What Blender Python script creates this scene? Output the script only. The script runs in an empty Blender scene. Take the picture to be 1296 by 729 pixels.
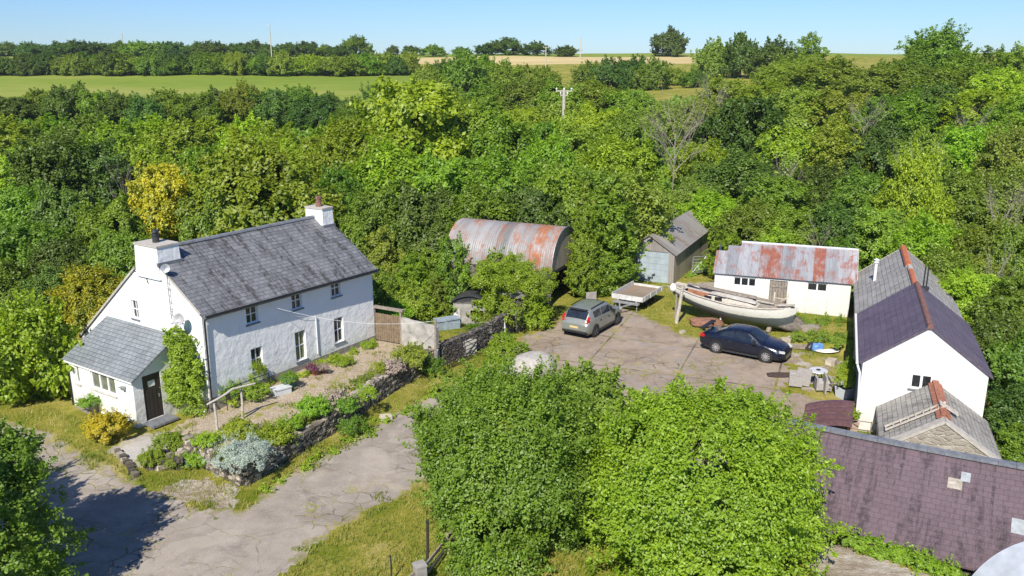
import bpy, math, random
import numpy as np
from mathutils import Vector, Matrix
from mathutils.geometry import tessellate_polygon
R = math.radians
random.seed(7)
sc = bpy.context.scene
col = sc.collection

# ------------------------------------------------------------------ camera, sky, sun, exposure
FPX, CX, CY, HOR, H = 1070.0, 648.0, 364.5, 74.0, 15.0
PITCH = math.atan((CY - HOR) / FPX)
cam = bpy.data.cameras.new('camera')
cam.sensor_width = 36.0
cam.lens = FPX / 1296.0 * 36.0
cam.clip_end = 6000
cam.clip_start = 0.2
camo = bpy.data.objects.new('camera', cam)
col.objects.link(camo)
camo.location = (0, 0, H)
camo.rotation_euler = (math.pi / 2 - PITCH, 0, 0)
sc.camera = camo

SUN_AZ, SUN_EL = 197.0, 43.5
w = bpy.data.worlds.new('World')
sc.world = w
w.use_nodes = True
nt = w.node_tree
bg = nt.nodes['Background']
sky = nt.nodes.new('ShaderNodeTexSky')
sky.sky_type = 'NISHITA'
sky.sun_disc = False
sky.sun_elevation = R(SUN_EL)
sky.sun_rotation = R(SUN_AZ)
sky.altitude = 50
sky.air_density = 1.0
sky.dust_density = 0.1
sky.ozone_density = 4.0
tint = nt.nodes.new('ShaderNodeMix'); tint.data_type = 'RGBA'; tint.blend_type = 'MULTIPLY'; tint.inputs[0].default_value = 1.0
tint.inputs[7].default_value = (.64, .86, 1.24, 1)
nt.links.new(sky.outputs[0], tint.inputs[6]); nt.links.new(tint.outputs[2], bg.inputs[0])
bg.inputs[1].default_value = 0.08
sl = bpy.data.lights.new('sun', 'SUN')
sl.energy = 5.0
sl.angle = R(0.5)
sl.color = (1.0, 0.94, 0.83)
so = bpy.data.objects.new('sun', sl)
col.objects.link(so)
sdir = Vector((math.sin(R(SUN_AZ)) * math.cos(R(SUN_EL)), math.cos(R(SUN_AZ)) * math.cos(R(SUN_EL)), math.sin(R(SUN_EL))))
so.rotation_euler = sdir.to_track_quat('Z', 'Y').to_euler()
so.location = (-20, -20, 60)
sc.view_settings.view_transform = 'Standard'
sc.view_settings.look = 'None'
sc.view_settings.exposure = 0.42
sc.view_settings.gamma = 1.0
sc.view_settings.use_curve_mapping = False
sc.cycles.max_bounces = 6
sc.cycles.transmission_bounces = 3
sc.cycles.transparent_max_bounces = 4
sc.cycles.caustics_reflective = False
sc.cycles.caustics_refractive = False

# ------------------------------------------------------------------ measuring: a pixel of the 1296 px photograph to a point at a given height
def g(px, py, z=0.0):
    a = py - CY
    dx, dy, dz = px - CX, -a * math.sin(PITCH) + FPX * math.cos(PITCH), -a * math.cos(PITCH) - FPX * math.sin(PITCH)
    t = (z - H) / dz
    return Vector((dx * t, dy * t, z))

def at_depth(px, py, Y):
    a = py - CY
    dx, dy, dz = px - CX, -a * math.sin(PITCH) + FPX * math.cos(PITCH), -a * math.cos(PITCH) - FPX * math.sin(PITCH)
    t = Y / dy
    return Vector((dx * t, Y, H + dz * t))

# ------------------------------------------------------------------ value noise on arrays
def _h(ix, iy, s):
    n = (ix * 374761393 + iy * 668265263 + s * 144665) & 0x7fffffff
    n = ((n ^ (n >> 13)) * 1274126177) & 0x7fffffff
    return ((n ^ (n >> 16)) & 0xffff) / 65535.0

def vnoise(x, y, s=0):
    x = np.asarray(x, float); y = np.asarray(y, float)
    ix = np.floor(x).astype(np.int64); iy = np.floor(y).astype(np.int64)
    fx = x - ix; fy = y - iy
    fx = fx * fx * (3 - 2 * fx); fy = fy * fy * (3 - 2 * fy)
    a = _h(ix, iy, s); b = _h(ix + 1, iy, s); c = _h(ix, iy + 1, s); d = _h(ix + 1, iy + 1, s)
    return (a * (1 - fx) + b * fx) * (1 - fy) + (c * (1 - fx) + d * fx) * fy

def fbm(x, y, s=0, o=4):
    t = 0; a = .5
    for k in range(o):
        t = t + a * vnoise(np.asarray(x) * 2 ** k, np.asarray(y) * 2 ** k, s + k * 17); a *= .5
    return t

# ------------------------------------------------------------------ mesh builder
def V(*a): return Vector(a)

class MB:
    def __init__(s):
        s.v = []; s.f = []; s.uv = []; s.mi = []
    def face(s, pts, m=0, uv=None):
        pts = [Vector(p) for p in pts]
        i = len(s.v)
        s.v += [tuple(p) for p in pts]
        s.f.append(list(range(i, i + len(pts))))
        if uv is None:
            e = (pts[1] - pts[0])
            if e.length < 1e-9: e = Vector((1, 0, 0))
            e.normalize()
            n = Vector((0, 0, 0))
            for k in range(1, len(pts) - 1):
                n += (pts[k] - pts[0]).cross(pts[k + 1] - pts[0])
            if n.length < 1e-12: n = Vector((0, 0, 1))
            n.normalize()
            q = n.cross(e)
            uv = [((p - pts[0]).dot(e), (p - pts[0]).dot(q)) for p in pts]
        s.uv.append(uv); s.mi.append(m)
        return s
    def box(s, c, size, rz=0.0, m=0, mat=None):
        c = Vector(c); hx, hy, hz = size[0] / 2, size[1] / 2, size[2] / 2
        M = mat if mat is not None else Matrix.Rotation(rz, 3, 'Z')
        P = [c + M @ Vector((sx * hx, sy * hy, sz * hz)) for sz in (-1, 1) for sy in (-1, 1) for sx in (-1, 1)]
        for q in ((0, 2, 3, 1), (4, 5, 7, 6), (0, 1, 5, 4), (2, 6, 7, 3), (0, 4, 6, 2), (1, 3, 7, 5)):
            s.face([P[k] for k in q], m)
        return s
    def bar(s, a, b, wd, ht, m=0, up=(0, 0, 1)):
        a = Vector(a); b = Vector(b); d = (b - a); L = d.length; d.normalize()
        up = Vector(up)
        if abs(d.dot(up)) > .98: up = Vector((1, 0, 0))
        y = up.cross(d).normalized(); z = d.cross(y)
        M = Matrix((d, y, z)).transposed()
        return s.box((a + b) / 2, (L, wd, ht), m=m, mat=M)
    def tube(s, pts, rad, n=8, m=0, cap=True):
        pts = [Vector(p) for p in pts]
        if not hasattr(rad, '__len__'): rad = [rad] * len(pts)
        rings = []
        for i, p in enumerate(pts):
            d = (pts[min(i + 1, len(pts) - 1)] - pts[max(i - 1, 0)])
            if d.length < 1e-9: d = Vector((0, 0, 1))
            d.normalize()
            u = Vector((0, 0, 1)) if abs(d.z) < .9 else Vector((1, 0, 0))
            x = u.cross(d).normalized(); y = d.cross(x)
            i0 = len(s.v)
            s.v += [tuple(p + (x * math.cos(t) + y * math.sin(t)) * rad[i]) for t in [2 * math.pi * k / n for k in range(n)]]
            rings.append(i0)
        for i in range(len(pts) - 1):
            for k in range(n):
                k2 = (k + 1) % n
                s.f.append([rings[i] + k, rings[i] + k2, rings[i + 1] + k2, rings[i + 1] + k])
                s.uv.append([(k / n, i), ((k + 1) / n, i), ((k + 1) / n, i + 1), (k / n, i + 1)]); s.mi.append(m)
        if cap:
            for r, rev in ((rings[0], True), (rings[-1], False)):
                q = [r + k for k in range(n)]
                if rev: q.reverse()
                s.f.append(q); s.uv.append([(0, 0)] * n); s.mi.append(m)
        return s
    def lathe(s, c, prof, n=20, m=0, axis=None):
        c = Vector(c)
        M = axis if axis is not None else Matrix.Identity(3)
        i0 = len(s.v)
        for r, z in prof:
            s.v += [tuple(c + M @ Vector((r * math.cos(2 * math.pi * k / n), r * math.sin(2 * math.pi * k / n), z))) for k in range(n)]
        for j in range(len(prof) - 1):
            for k in range(n):
                k2 = (k + 1) % n
                s.f.append([i0 + j * n + k, i0 + j * n + k2, i0 + (j + 1) * n + k2, i0 + (j + 1) * n + k])
                s.uv.append([(k / n, j), ((k + 1) / n, j), ((k + 1) / n, j + 1), (k / n, j + 1)]); s.mi.append(m)
        return s
    def grid(s, fn, nu, nv, m=0, closed=False):
        """fn(i, j) -> point for a nu x nv lattice"""
        i0 = len(s.v)
        for i in range(nu):
            for j in range(nv):
                s.v.append(tuple(fn(i, j)))
        for i in range(nu - 1):
            for j in range(nv - 1):
                s.f.append([i0 + i * nv + j, i0 + (i + 1) * nv + j, i0 + (i + 1) * nv + j + 1, i0 + i * nv + j + 1])
                s.uv.append([(i, j), (i + 1, j), (i + 1, j + 1), (i, j + 1)]); s.mi.append(m)
        return s
    def polyholes(s, outer, holes, mp, m=0):
        """2D polygon with holes, mapped by mp(x, y) to 3D; uv is the 2D plane in metres"""
        loops = [[Vector((x, y, 0)) for x, y in outer]] + [[Vector((x, y, 0)) for x, y in h] for h in holes]
        flat = [p for l in loops for p in l]
        for t in tessellate_polygon(loops):
            P = [flat[k] for k in t]
            s.face([mp(p.x, p.y) for p in P], m, [(p.x, p.y) for p in P])
        return s
    def slab(s, a, b, c, d, th, m=0, sm=None, uv=None):
        """roof slab: a-b is the eave, d-c the ridge, top face; thickness th downward"""
        a, b, c, d = map(Vector, (a, b, c, d))
        n = (b - a).cross(d - a).normalized()
        if n.z < 0: n = -n
        e = (b - a).normalized(); q = n.cross(e)
        if uv is None: uv = [((p - a).dot(e), (p - a).dot(q)) for p in (a, b, c, d)]
        s.face([a, b, c, d], m, uv)
        o = -n * th
        sm = m if sm is None else sm
        P = [a, b, c, d]
        s.face([p + o for p in reversed(P)], sm)
        for k in range(4):
            k2 = (k + 1) % 4
            s.face([P[k], P[k] + o, P[k2] + o, P[k2]], sm)
        return s
    def build(s, name, mats, parent=None, smooth=False, merge=False):
        me = bpy.data.meshes.new(name)
        me.from_pydata(s.v, [], s.f)
        if not isinstance(mats, (list, tuple)): mats = [mats]
        for mm in mats: me.materials.append(mm)
        ul = me.uv_layers.new(name='UVMap')
        fl = [c for u in s.uv for p in u for c in p]
        ul.data.foreach_set('uv', fl)
        me.polygons.foreach_set('material_index', s.mi)
        if merge:
            import bmesh
            bm = bmesh.new(); bm.from_mesh(me)
            bmesh.ops.remove_doubles(bm, verts=bm.verts, dist=1e-4)
            bmesh.ops.recalc_face_normals(bm, faces=bm.faces)
            bm.to_mesh(me); bm.free()
        me.polygons.foreach_set('use_smooth', [smooth] * len(me.polygons))
        me.update()
        o = bpy.data.objects.new(name, me)
        col.objects.link(o)
        if parent is not None: o.parent = parent
        return o

def tag(o, label, cat, group=None):
    o['label'] = label; o['category'] = cat
    if group: o['group'] = group
    return o

def kind(o, k, label=None):
    o['kind'] = k
    if label: o['label'] = label
    return o

def thing(name, label, cat, loc=(0, 0, 0), rz=0.0, group=None):
    o = bpy.data.objects.new(name, None)
    o.empty_display_size = .3
    col.objects.link(o)
    o.location = loc; o.rotation_euler = (0, 0, rz)
    return tag(o, label, cat, group)

# ------------------------------------------------------------------ material helpers
class NG:
    def __init__(s, name):
        s.m = bpy.data.materials.new(name); s.m.use_nodes = True
        s.t = s.m.node_tree; s.n = s.t.nodes; s.l = s.t.links
        s.b = s.n['Principled BSDF']; s.out = s.n['Material Output']
        s.tc = None
    def co(s, which='Object'):
        if s.tc is None: s.tc = s.n.new('ShaderNodeTexCoord')
        return s.tc.outputs[which]
    def geo(s): return s.n.new('ShaderNodeNewGeometry').outputs['Position']
    def mapv(s, v, sc=(1, 1, 1), rot=(0, 0, 0), loc=(0, 0, 0)):
        k = s.n.new('ShaderNodeMapping'); k.inputs['Scale'].default_value = sc; k.inputs['Rotation'].default_value = rot; k.inputs['Location'].default_value = loc
        s.l.new(v, k.inputs[0]); return k.outputs[0]
    def noise(s, v, scale=1, detail=4, rough=.55, dist=0.0):
        k = s.n.new('ShaderNodeTexNoise'); k.inputs['Scale'].default_value = scale; k.inputs['Detail'].default_value = detail
        k.inputs['Roughness'].default_value = rough; k.inputs['Distortion'].default_value = dist
        s.l.new(v, k.inputs['Vector']); return k.outputs['Fac']
    def voro(s, v, scale=1, feat='DISTANCE_TO_EDGE', out='Distance', rnd=1.0):
        k = s.n.new('ShaderNodeTexVoronoi'); k.feature = feat; k.inputs['Scale'].default_value = scale; k.inputs['Randomness'].default_value = rnd
        s.l.new(v, k.inputs['Vector']); return k.outputs[out]
    def white(s, v):
        k = s.n.new('ShaderNodeTexWhiteNoise'); k.noise_dimensions = '3D'; s.l.new(v, k.inputs['Vector']); return k.outputs['Value']
    def ramp(s, f, stops, interp='LINEAR'):
        k = s.n.new('ShaderNodeValToRGB'); cr = k.color_ramp; cr.interpolation = interp
        while len(cr.elements) > 1: cr.elements.remove(cr.elements[-1])
        for i, (p, c) in enumerate(stops):
            e = cr.elements[0] if i == 0 else cr.elements.new(p)
            e.position = p
            e.color = (c, c, c, 1) if not hasattr(c, '__len__') else (c[0], c[1], c[2], 1)
        s.l.new(f, k.inputs[0]); return k.outputs[0]
    def mix(s, f, a, b, mode='MIX'):
        k = s.n.new('ShaderNodeMix'); k.data_type = 'RGBA'; k.blend_type = mode
        for val, inp in ((f, k.inputs[0]), (a, k.inputs[6]), (b, k.inputs[7])):
            if hasattr(val, 'links') or hasattr(val, 'is_output'): s.l.new(val, inp)
            elif hasattr(val, '__len__'): inp.default_value = (val[0], val[1], val[2], 1)
            else: inp.default_value = val
        return k.outputs[2]
    def math(s, op, a, b=0.0, c=None, clamp=False):
        k = s.n.new('ShaderNodeMath'); k.operation = op; k.use_clamp = clamp
        for i, val in enumerate((a, b) if c is None else (a, b, c)):
            if hasattr(val, 'is_output'): s.l.new(val, k.inputs[i])
            else: k.inputs[i].default_value = val
        return k.outputs[0]
    def sep(s, v):
        k = s.n.new('ShaderNodeSeparateXYZ'); s.l.new(v, k.inputs[0]); return k.outputs
    def comb(s, x, y, z=0.0):
        k = s.n.new('ShaderNodeCombineXYZ')
        for i, val in enumerate((x, y, z)):
            if hasattr(val, 'is_output'): s.l.new(val, k.inputs[i])
            else: k.inputs[i].default_value = val
        return k.outputs[0]
    def attr(s, name):
        k = s.n.new('ShaderNodeAttribute'); k.attribute_name = name; return k.outputs['Fac']
    def objrand(s): return s.n.new('ShaderNodeObjectInfo').outputs['Random']
    def bump(s, h, strength=.5, dist=.02):
        k = s.n.new('ShaderNodeBump'); k.inputs['Strength'].default_value = strength; k.inputs['Distance'].default_value = dist
        s.l.new(h, k.inputs['Height']); s.l.new(k.outputs[0], s.b.inputs['Normal']); return k
    def fin(s, color, rough=.8, metal=0.0, spec=None):
        for val, nm in ((color, 'Base Color'), (rough, 'Roughness'), (metal, 'Metallic')):
            inp = s.b.inputs[nm]
            if hasattr(val, 'is_output'): s.l.new(val, inp)
            elif hasattr(val, '__len__'): inp.default_value = (val[0], val[1], val[2], 1)
            else: inp.default_value = val
        if spec is not None: s.b.inputs['Specular IOR Level'].default_value = spec
        return s.m

def simple(name, c, rough=.7, metal=0.0, var=.25, scale=6.0, spec=None, bump=0.0):
    q = NG(name)
    f = q.noise(q.co(), scale, 5, .6)
    c2 = tuple(min(1, x * (1 + var)) for x in c); c1 = tuple(x * (1 - var) for x in c)
    cc = q.ramp(f, [(.3, c1), (.7, c2)])
    if bump: q.bump(f, bump, .03)
    return q.fin(cc, rough, metal, spec)

def m_white(name='whitewash', base=(.85, .85, .84), lump=.35, stain=.7, damp=1.3):
    q = NG(name); o = q.co()
    big = q.noise(o, .7, 5, .6); fine = q.noise(o, 9, 4, .6); lumps = q.noise(o, 2.6, 3, .5)
    streak = q.noise(q.mapv(o, (3.5, 3.5, .35)), 1.0, 5, .65)
    c = q.ramp(big, [(.3, tuple(x * .95 for x in base)), (.7, base)])
    c = q.mix(q.math('MULTIPLY', q.ramp(streak, [(.56, 0.0), (.78, 1.0)]), stain), c, (.50, .49, .44))
    dz = q.math('ADD', q.math('SUBTRACT', q.sep(o)[2], damp), q.math('MULTIPLY', q.math('SUBTRACT', q.noise(o, 1.3, 5, .7), .5), 2.4))
    c = q.mix(q.math('MULTIPLY', q.ramp(q.math('ADD', dz, .5), [(.05, 1.0), (.75, 0.0)]), .45), c, (.47, .46, .42))
    hgt = q.math('ADD', lumps, q.math('MULTIPLY', fine, .25))
    q.bump(hgt, lump, .12)
    return q.fin(c, .85, spec=.2)

def m_slate(name, c0, c1, cstreak, tile=(.30, .22), streak=.6, rough=.55, mortar=(.05, .05, .055), patch=None, lichen=None):
    q = NG(name); uv = q.co('UV')
    wob = q.noise(uv, 1.3, 2); 
    s = q.sep(uv)
    v2 = q.comb(q.math('ADD', s[0], q.math('MULTIPLY', wob, .03)), q.math('ADD', s[1], q.math('MULTIPLY', wob, .05)))
    b = q.n.new('ShaderNodeTexBrick'); q.l.new(v2, b.inputs['Vector'])
    b.inputs['Scale'].default_value = 1.0; b.inputs['Brick Width'].default_value = tile[0]; b.inputs['Row Height'].default_value = tile[1]
    b.inputs['Mortar Size'].default_value = .012; b.inputs['Mortar Smooth'].default_value = .2; b.inputs['Bias'].default_value = 0
    b.offset = .5
    b.inputs['Color1'].default_value = (*c0, 1); b.inputs['Color2'].default_value = (*c1, 1); b.inputs['Mortar'].default_value = (*mortar, 1)
    c = b.outputs['Color']
    big = q.noise(uv, .45, 4, .6)
    c = q.mix(q.ramp(big, [(.35, 0.0), (.7, .35)]), c, tuple(x * 1.35 for x in c1))
    st = q.noise(q.mapv(uv, (2.8, .34, 1)), 1.0, 6, .72, .6)
    brk = q.noise(uv, 5.0, 4, .7)
    stf = q.math('MULTIPLY', q.ramp(st, [(.49, 0.0), (.58, 1.0)]), q.ramp(brk, [(.38, .1), (.58, 1.0)]))
    c = q.mix(q.math('MULTIPLY', stf, streak), c, cstreak)
    if lichen:
        lf = q.noise(uv, 7.0, 5, .75)
        c = q.mix(q.ramp(lf, [(.58, 0.0), (.68, .8)]), c, lichen)
    fn = q.noise(uv, 18, 4, .7)
    c = q.mix(.35, c, q.ramp(fn, [(.25, (.25, .25, .25)), (.75, (.75, .75, .75))]), 'OVERLAY')
    row = q.math('FRACT', q.math('DIVIDE', q.sep(v2)[1], tile[1]))
    hh = q.math('ADD', q.math('MULTIPLY', q.math('SUBTRACT', 1.0, row), .8), q.math('MULTIPLY', b.outputs['Fac'], -1.0))
    hh = q.math('ADD', hh, q.math('MULTIPLY', fn, .4))
    q.bump(hh, .55, .02)
    return q.fin(c, rough, spec=.35)

def m_rust(name, sheet=.75, amount=.5, base=((.36, .38, .41), (.60, .62, .65)), rust=((.22, .055, .02), (.42, .12, .04)), ubias=None):
    """corrugated sheets: UV u runs along the building, v up the slope"""
    q = NG(name); uv = q.co('UV'); s = q.sep(uv)
    idx = q.math('FLOOR', q.math('DIVIDE', s[0], sheet))
    rowi = 0.0
    wn = q.white(q.comb(idx, rowi, 3.0)); wn2 = q.white(q.comb(idx, rowi, 9.0))
    grad = q.noise(q.mapv(uv, (3.2, .45, 1)), 1.0, 6, .7)
    c = q.ramp(q.math('ADD', q.math('MULTIPLY', wn, .42), q.math('MULTIPLY', grad, .75)), [(.25, base[0]), (.8, base[1])])
    n1 = q.noise(uv, 1.1, 6, .72, .4); n2 = q.noise(q.mapv(uv, (4.0, .9, 1)), 1.0, 5, .7)
    rf = q.math('ADD', q.math('ADD', q.math('MULTIPLY', n1, .75), q.math('MULTIPLY', n2, .55)), q.math('MULTIPLY', q.math('POWER', wn2, 2.5), .15))
    if ubias: rf = q.math('ADD', rf, q.ramp(q.math('DIVIDE', q.math('SUBTRACT', s[0], ubias[0]), ubias[1]), [(0, -.04), (.55, .0), (1, ubias[2])]))
    rm = q.ramp(rf, [(.84 - amount * .30, 0.0), (1.0 - amount * .30, .92)])
    rc = q.ramp(q.noise(uv, 3.5, 5, .7), [(.3, rust[0]), (.7, rust[1])])
    c = q.mix(rm, c, rc)
    wv = q.math('SINE', q.math('MULTIPLY', s[0], 2 * math.pi / .15))
    edge = q.math('LESS_THAN', q.math('FRACT', q.math('DIVIDE', s[0], sheet)), .06)
    c = q.mix(q.math('MULTIPLY', edge, .35), c, (.18, .12, .10))
    q.bump(wv, .5, .03)
    return q.fin(c, q.mix(rm, (.45, .45, .45), (.85, .85, .85)), .0, .4)

def m_stone(name, c=((.16, .15, .14), (.42, .40, .36)), scale=3.2, joint=(.06, .055, .05), bump=1.0, flat=(1, 1, 1.9)):
    q = NG(name); o = q.mapv(q.co(), flat)
    v = q.n.new('ShaderNodeTexVoronoi'); v.inputs['Scale'].default_value = scale; q.l.new(o, v.inputs['Vector'])
    e = q.voro(o, scale)
    cr = q.sep(v.outputs['Color'])[0]
    cc = q.ramp(cr, [(.1, c[0]), (.9, c[1])])
    cc = q.mix(.5, cc, q.ramp(q.noise(o, 14, 4, .7), [(.3, (.3, .3, .3)), (.7, (.7, .7, .7))]), 'OVERLAY')
    cc = q.mix(q.ramp(e, [(.0, 1.0), (.07, 0.0)]), cc, joint)
    q.bump(q.math('ADD', q.ramp(e, [(.0, 0.0), (.16, 1.0)]), q.math('MULTIPLY', q.noise(o, 10, 4), .4)), bump, .08)
    return q.fin(cc, .92, spec=.15)

def m_leaf(name, dark, light, trans=.35, hue=.04, rough=.55, hc=.494):
    q = NG(name)
    tone = q.attr('tone')
    rnd = q.objrand()
    c = q.ramp(tone, [(0.0, dark), (.55, tuple((a + b) / 2 for a, b in zip(dark, light))), (1.0, light)])
    h = q.n.new('ShaderNodeHueSaturation'); q.l.new(c, h.inputs['Color'])
    q.l.new(q.math('ADD', hc - hue / 2, q.math('MULTIPLY', rnd, hue)), h.inputs['Hue'])
    q.l.new(q.math('ADD', .82, q.math('MULTIPLY', q.math('FRACT', q.math('MULTIPLY', rnd, 7.31)), .44)), h.inputs['Value'])
    h.inputs['Saturation'].default_value = 1.0
    cc = h.outputs[0]
    d = q.n.new('ShaderNodeBsdfDiffuse'); q.l.new(cc, d.inputs[0])
    t = q.n.new('ShaderNodeBsdfTranslucent')
    q.l.new(q.mix(1.0, cc, (1.15, 1.25, .5), 'MULTIPLY'), t.inputs[0])
    gl = q.n.new('ShaderNodeBsdfGlossy'); gl.inputs['Roughness'].default_value = rough; gl.inputs[0].default_value = (1, 1, 1, 1)
    ms = q.n.new('ShaderNodeMixShader'); ms.inputs[0].default_value = trans; q.l.new(d.outputs[0], ms.inputs[1]); q.l.new(t.outputs[0], ms.inputs[2])
    m2 = q.n.new('ShaderNodeMixShader'); m2.inputs[0].default_value = .035; q.l.new(ms.outputs[0], m2.inputs[1]); q.l.new(gl.outputs[0], m2.inputs[2])
    q.l.new(m2.outputs[0], q.out.inputs['Surface'])
    q.n.remove(q.b)
    return q.m

def m_glass(name='window_glass', c=(.012, .014, .016), rough=.06):
    q = NG(name)
    f = q.noise(q.co(), 3, 3)
    cc = q.ramp(f, [(.3, c), (.7, tuple(x * 2.2 for x in c))])
    return q.fin(cc, rough, 0, .6)

M = {}
M['white'] = m_white()
M['white_smooth'] = m_white('white_render', (.70, .70, .69), .18, .7, .55)
M['white_shed'] = m_white('white_limewash', (.68, .67, .64), .25, .8, .7)
M['slate_house'] = m_slate('slate_grey_weathered', (.125, .130, .137), (.205, .210, .218), (.052, .047, .043), (.33, .21), .95, lichen=None)
M['slate_porch'] = m_slate('slate_blue_grey', (.165, .185, .195), (.235, .255, .265), (.10, .105, .105), (.30, .20), .35)
M['slate_purple'] = m_slate('slate_purple', (.095, .07, .098), (.135, .10, .13), (.05, .04, .055), (.34, .26), .45)
M['slate_barn'] = m_slate('slate_purple_streaked', (.120, .085, .096), (.138, .098, .112), (.036, .029, .033), (.27, .19), .72, mortar=(.096, .069, .079))
M['slate_old'] = m_slate('slate_grey_old', (.25, .24, .225), (.35, .335, .31), (.12, .115, .11), (.34, .24), .45, .8)
M['slate_stone'] = m_slate('stone_slate_lichened', (.22, .21, .19), (.34, .32, .29), (.08, .075, .07), (.28, .20), .55, .9, lichen=(.40, .38, .32))
M['rust_arch'] = m_rust('rusty_barrel_sheets', .8, .48, base=((.13, .128, .125), (.34, .33, .33)), rust=((.20, .10, .06), (.46, .14, .035)), ubias=(12.5, 7.5, .16))
M['rust_shed'] = m_rust('rusty_shed_sheets', .62, .62, base=((.16, .17, .185), (.44, .45, .475)), rust=((.20, .06, .035), (.36, .10, .05)))
M['iron_brown'] = m_rust('brown_sheets', .8, .35, base=((.23, .21, .195), (.35, .325, .30)), rust=((.17, .115, .08), (.26, .19, .14)))
M['iron_dark'] = m_rust('dark_weathered_sheets', .8, .3, base=((.26, .22, .18), (.46, .39, .33)), rust=((.10, .06, .04), (.16, .10, .07)))
M['tin_white'] = m_rust('pale_sheets', .8, .02, base=((.55, .58, .62), (.72, .74, .77)))
M['stone'] = m_stone('dry_stone')
M['stone_dark'] = m_stone('rough_stone', ((.10, .09, .08), (.22, .20, .17)), 5.0, (.05, .045, .04), .7)
M['stone_pale'] = m_stone('pale_stone_blocks', ((.27, .245, .20), (.42, .38, .32)), 3.4, (.36, .33, .28), .4, (1, 1, 1.9))
M['plinth'] = simple('grey_plinth', (.24, .22, .20), .9, 0, .2, 4)
M['glass'] = m_glass()
M['glass_curtain'] = m_glass('curtained_glass', (.10, .11, .05), .2)
M['glass_pale'] = m_glass('pale_curtained_glass', (.09, .10, .075), .15)
M['black'] = simple('black_paint', (.015, .015, .016), .5)
M['dark_wood'] = simple('dark_wood', (.035, .028, .025), .6, 0, .3, 9)
M['grey_wood'] = simple('weathered_wood', (.26, .22, .18), .85, 0, .35, 7)
M['pale_wood'] = simple('bleached_wood', (.46, .42, .36), .85, 0, .25, 7)
M['brown_wood'] = simple('brown_fence_wood', (.19, .14, .09), .85, 0, .35, 6)
M['white_paint'] = simple('white_paint', (.78, .78, .76), .5, 0, .06, 5)
M['lead'] = simple('lead_flashing', (.17, .18, .20), .6, 0, .3, 5)
M['grey_paint'] = simple('pale_blue_grey_paint', (.33, .39, .43), .55, 0, .15, 2)
M['steel'] = simple('galvanised_steel', (.42, .43, .44), .45, .6, .2, 6)
M['dark_metal'] = simple('dark_metal', (.05, .05, .052), .5, .4, .3, 8)
M['terracotta'] = simple('terracotta', (.31, .12, .075), .8, 0, .4, 8)
M['terracotta_bright'] = simple('orange_clay', (.46, .14, .06), .8, 0, .35, 6)
M['brick_ridge'] = simple('mottled_red_clay', (.20, .095, .075), .85, 0, .55, 14)
M['concrete'] = simple('concrete', (.40, .37, .33), .9, 0, .25, 3, bump=.3)
M['concrete_pale'] = simple('pale_concrete', (.56, .53, .48), .9, 0, .22, 3, bump=.3)
M['cement'] = simple('cement_wash', (.44, .41, .36), .9, 0, .2, 5, bump=.3)
M['bark'] = simple('bark', (.085, .07, .055), .95, 0, .4, 10, bump=.6)
M['bark_pale'] = simple('dead_bark', (.27, .235, .19), .95, 0, .3, 8)
M['roof_felt'] = simple('roofing_felt', (.035, .036, .04), .75, 0, .3, 5)
M['render_grey'] = simple('grey_render', (.30, .28, .26), .9, 0, .3, 3, bump=.3)
M['tyre'] = simple('tyre_rubber', (.018, .018, .018), .8, 0, .2, 10)
M['alloy'] = simple('alloy_wheel', (.55, .56, .58), .35, .7, .1, 10)
M['alloy_dark'] = simple('dark_alloy', (.10, .10, .11), .4, .6, .15, 10)
M['red_light'] = simple('red_lens', (.45, .015, .015), .25, 0, .1, 10)
M['clear_light'] = simple('clear_lens', (.75, .78, .8), .15, .3, .1, 10)
M['car_glass'] = m_glass('tinted_car_glass', (.012, .016, .022), .04)
M['plate_yellow'] = simple('yellow_plate', (.60, .48, .22), .5, 0, .05, 5)
M['leaf_bright'] = m_leaf('bright_leaves', (.105, .210, .010), (.340, .500, .022), .45)
M['leaf_mid'] = m_leaf('mid_green_leaves', (.088, .178, .013), (.265, .415, .026), .45)
M['leaf_dark'] = m_leaf('dark_leaves', (.046, .105, .014), (.140, .250, .026), .35)
M['leaf_olive'] = m_leaf('olive_leaves', (.118, .185, .016), (.310, .415, .038), .45)
M['leaf_light'] = m_leaf('light_green_leaves', (.135, .255, .010), (.370, .530, .024), .45)
M['leaf_willow'] = m_leaf('willow_leaves', (.130, .205, .024), (.325, .430, .055), .45)
M['leaf_lime'] = m_leaf('lime_leaves', (.175, .280, .010), (.420, .540, .022), .45)
M['leaf_gorse'] = m_leaf('yellow_flowering_leaves', (.085, .165, .014), (.640, .520, .020), .4, .02, hc=.508)
M['leaf_gold'] = m_leaf('golden_leaves', (.330, .260, .012), (.560, .440, .015), .25, .02, hc=.505)
M['leaf_grey'] = m_leaf('silver_grey_leaves', (.21, .265, .24), (.42, .48, .43), .2, .02)
M['leaf_pink'] = m_leaf('pink_flowers', (.09, .15, .03), (.56, .40, .42), .2, .02)
M['leaf_purple'] = m_leaf('purple_flowers', (.07, .08, .04), (.30, .06, .16), .2, .02)
M['leaf_grass'] = m_leaf('grass_blades', (.13, .185, .015), (.42, .37, .10), .35, .02)
M['leaf_brown'] = m_leaf('dry_bracken', (.15, .09, .035), (.30, .20, .08), .2, .02)

# ------------------------------------------------------------------ terrain
def P2(*pts): return np.array([(p[0], p[1]) for p in pts], float)

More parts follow.
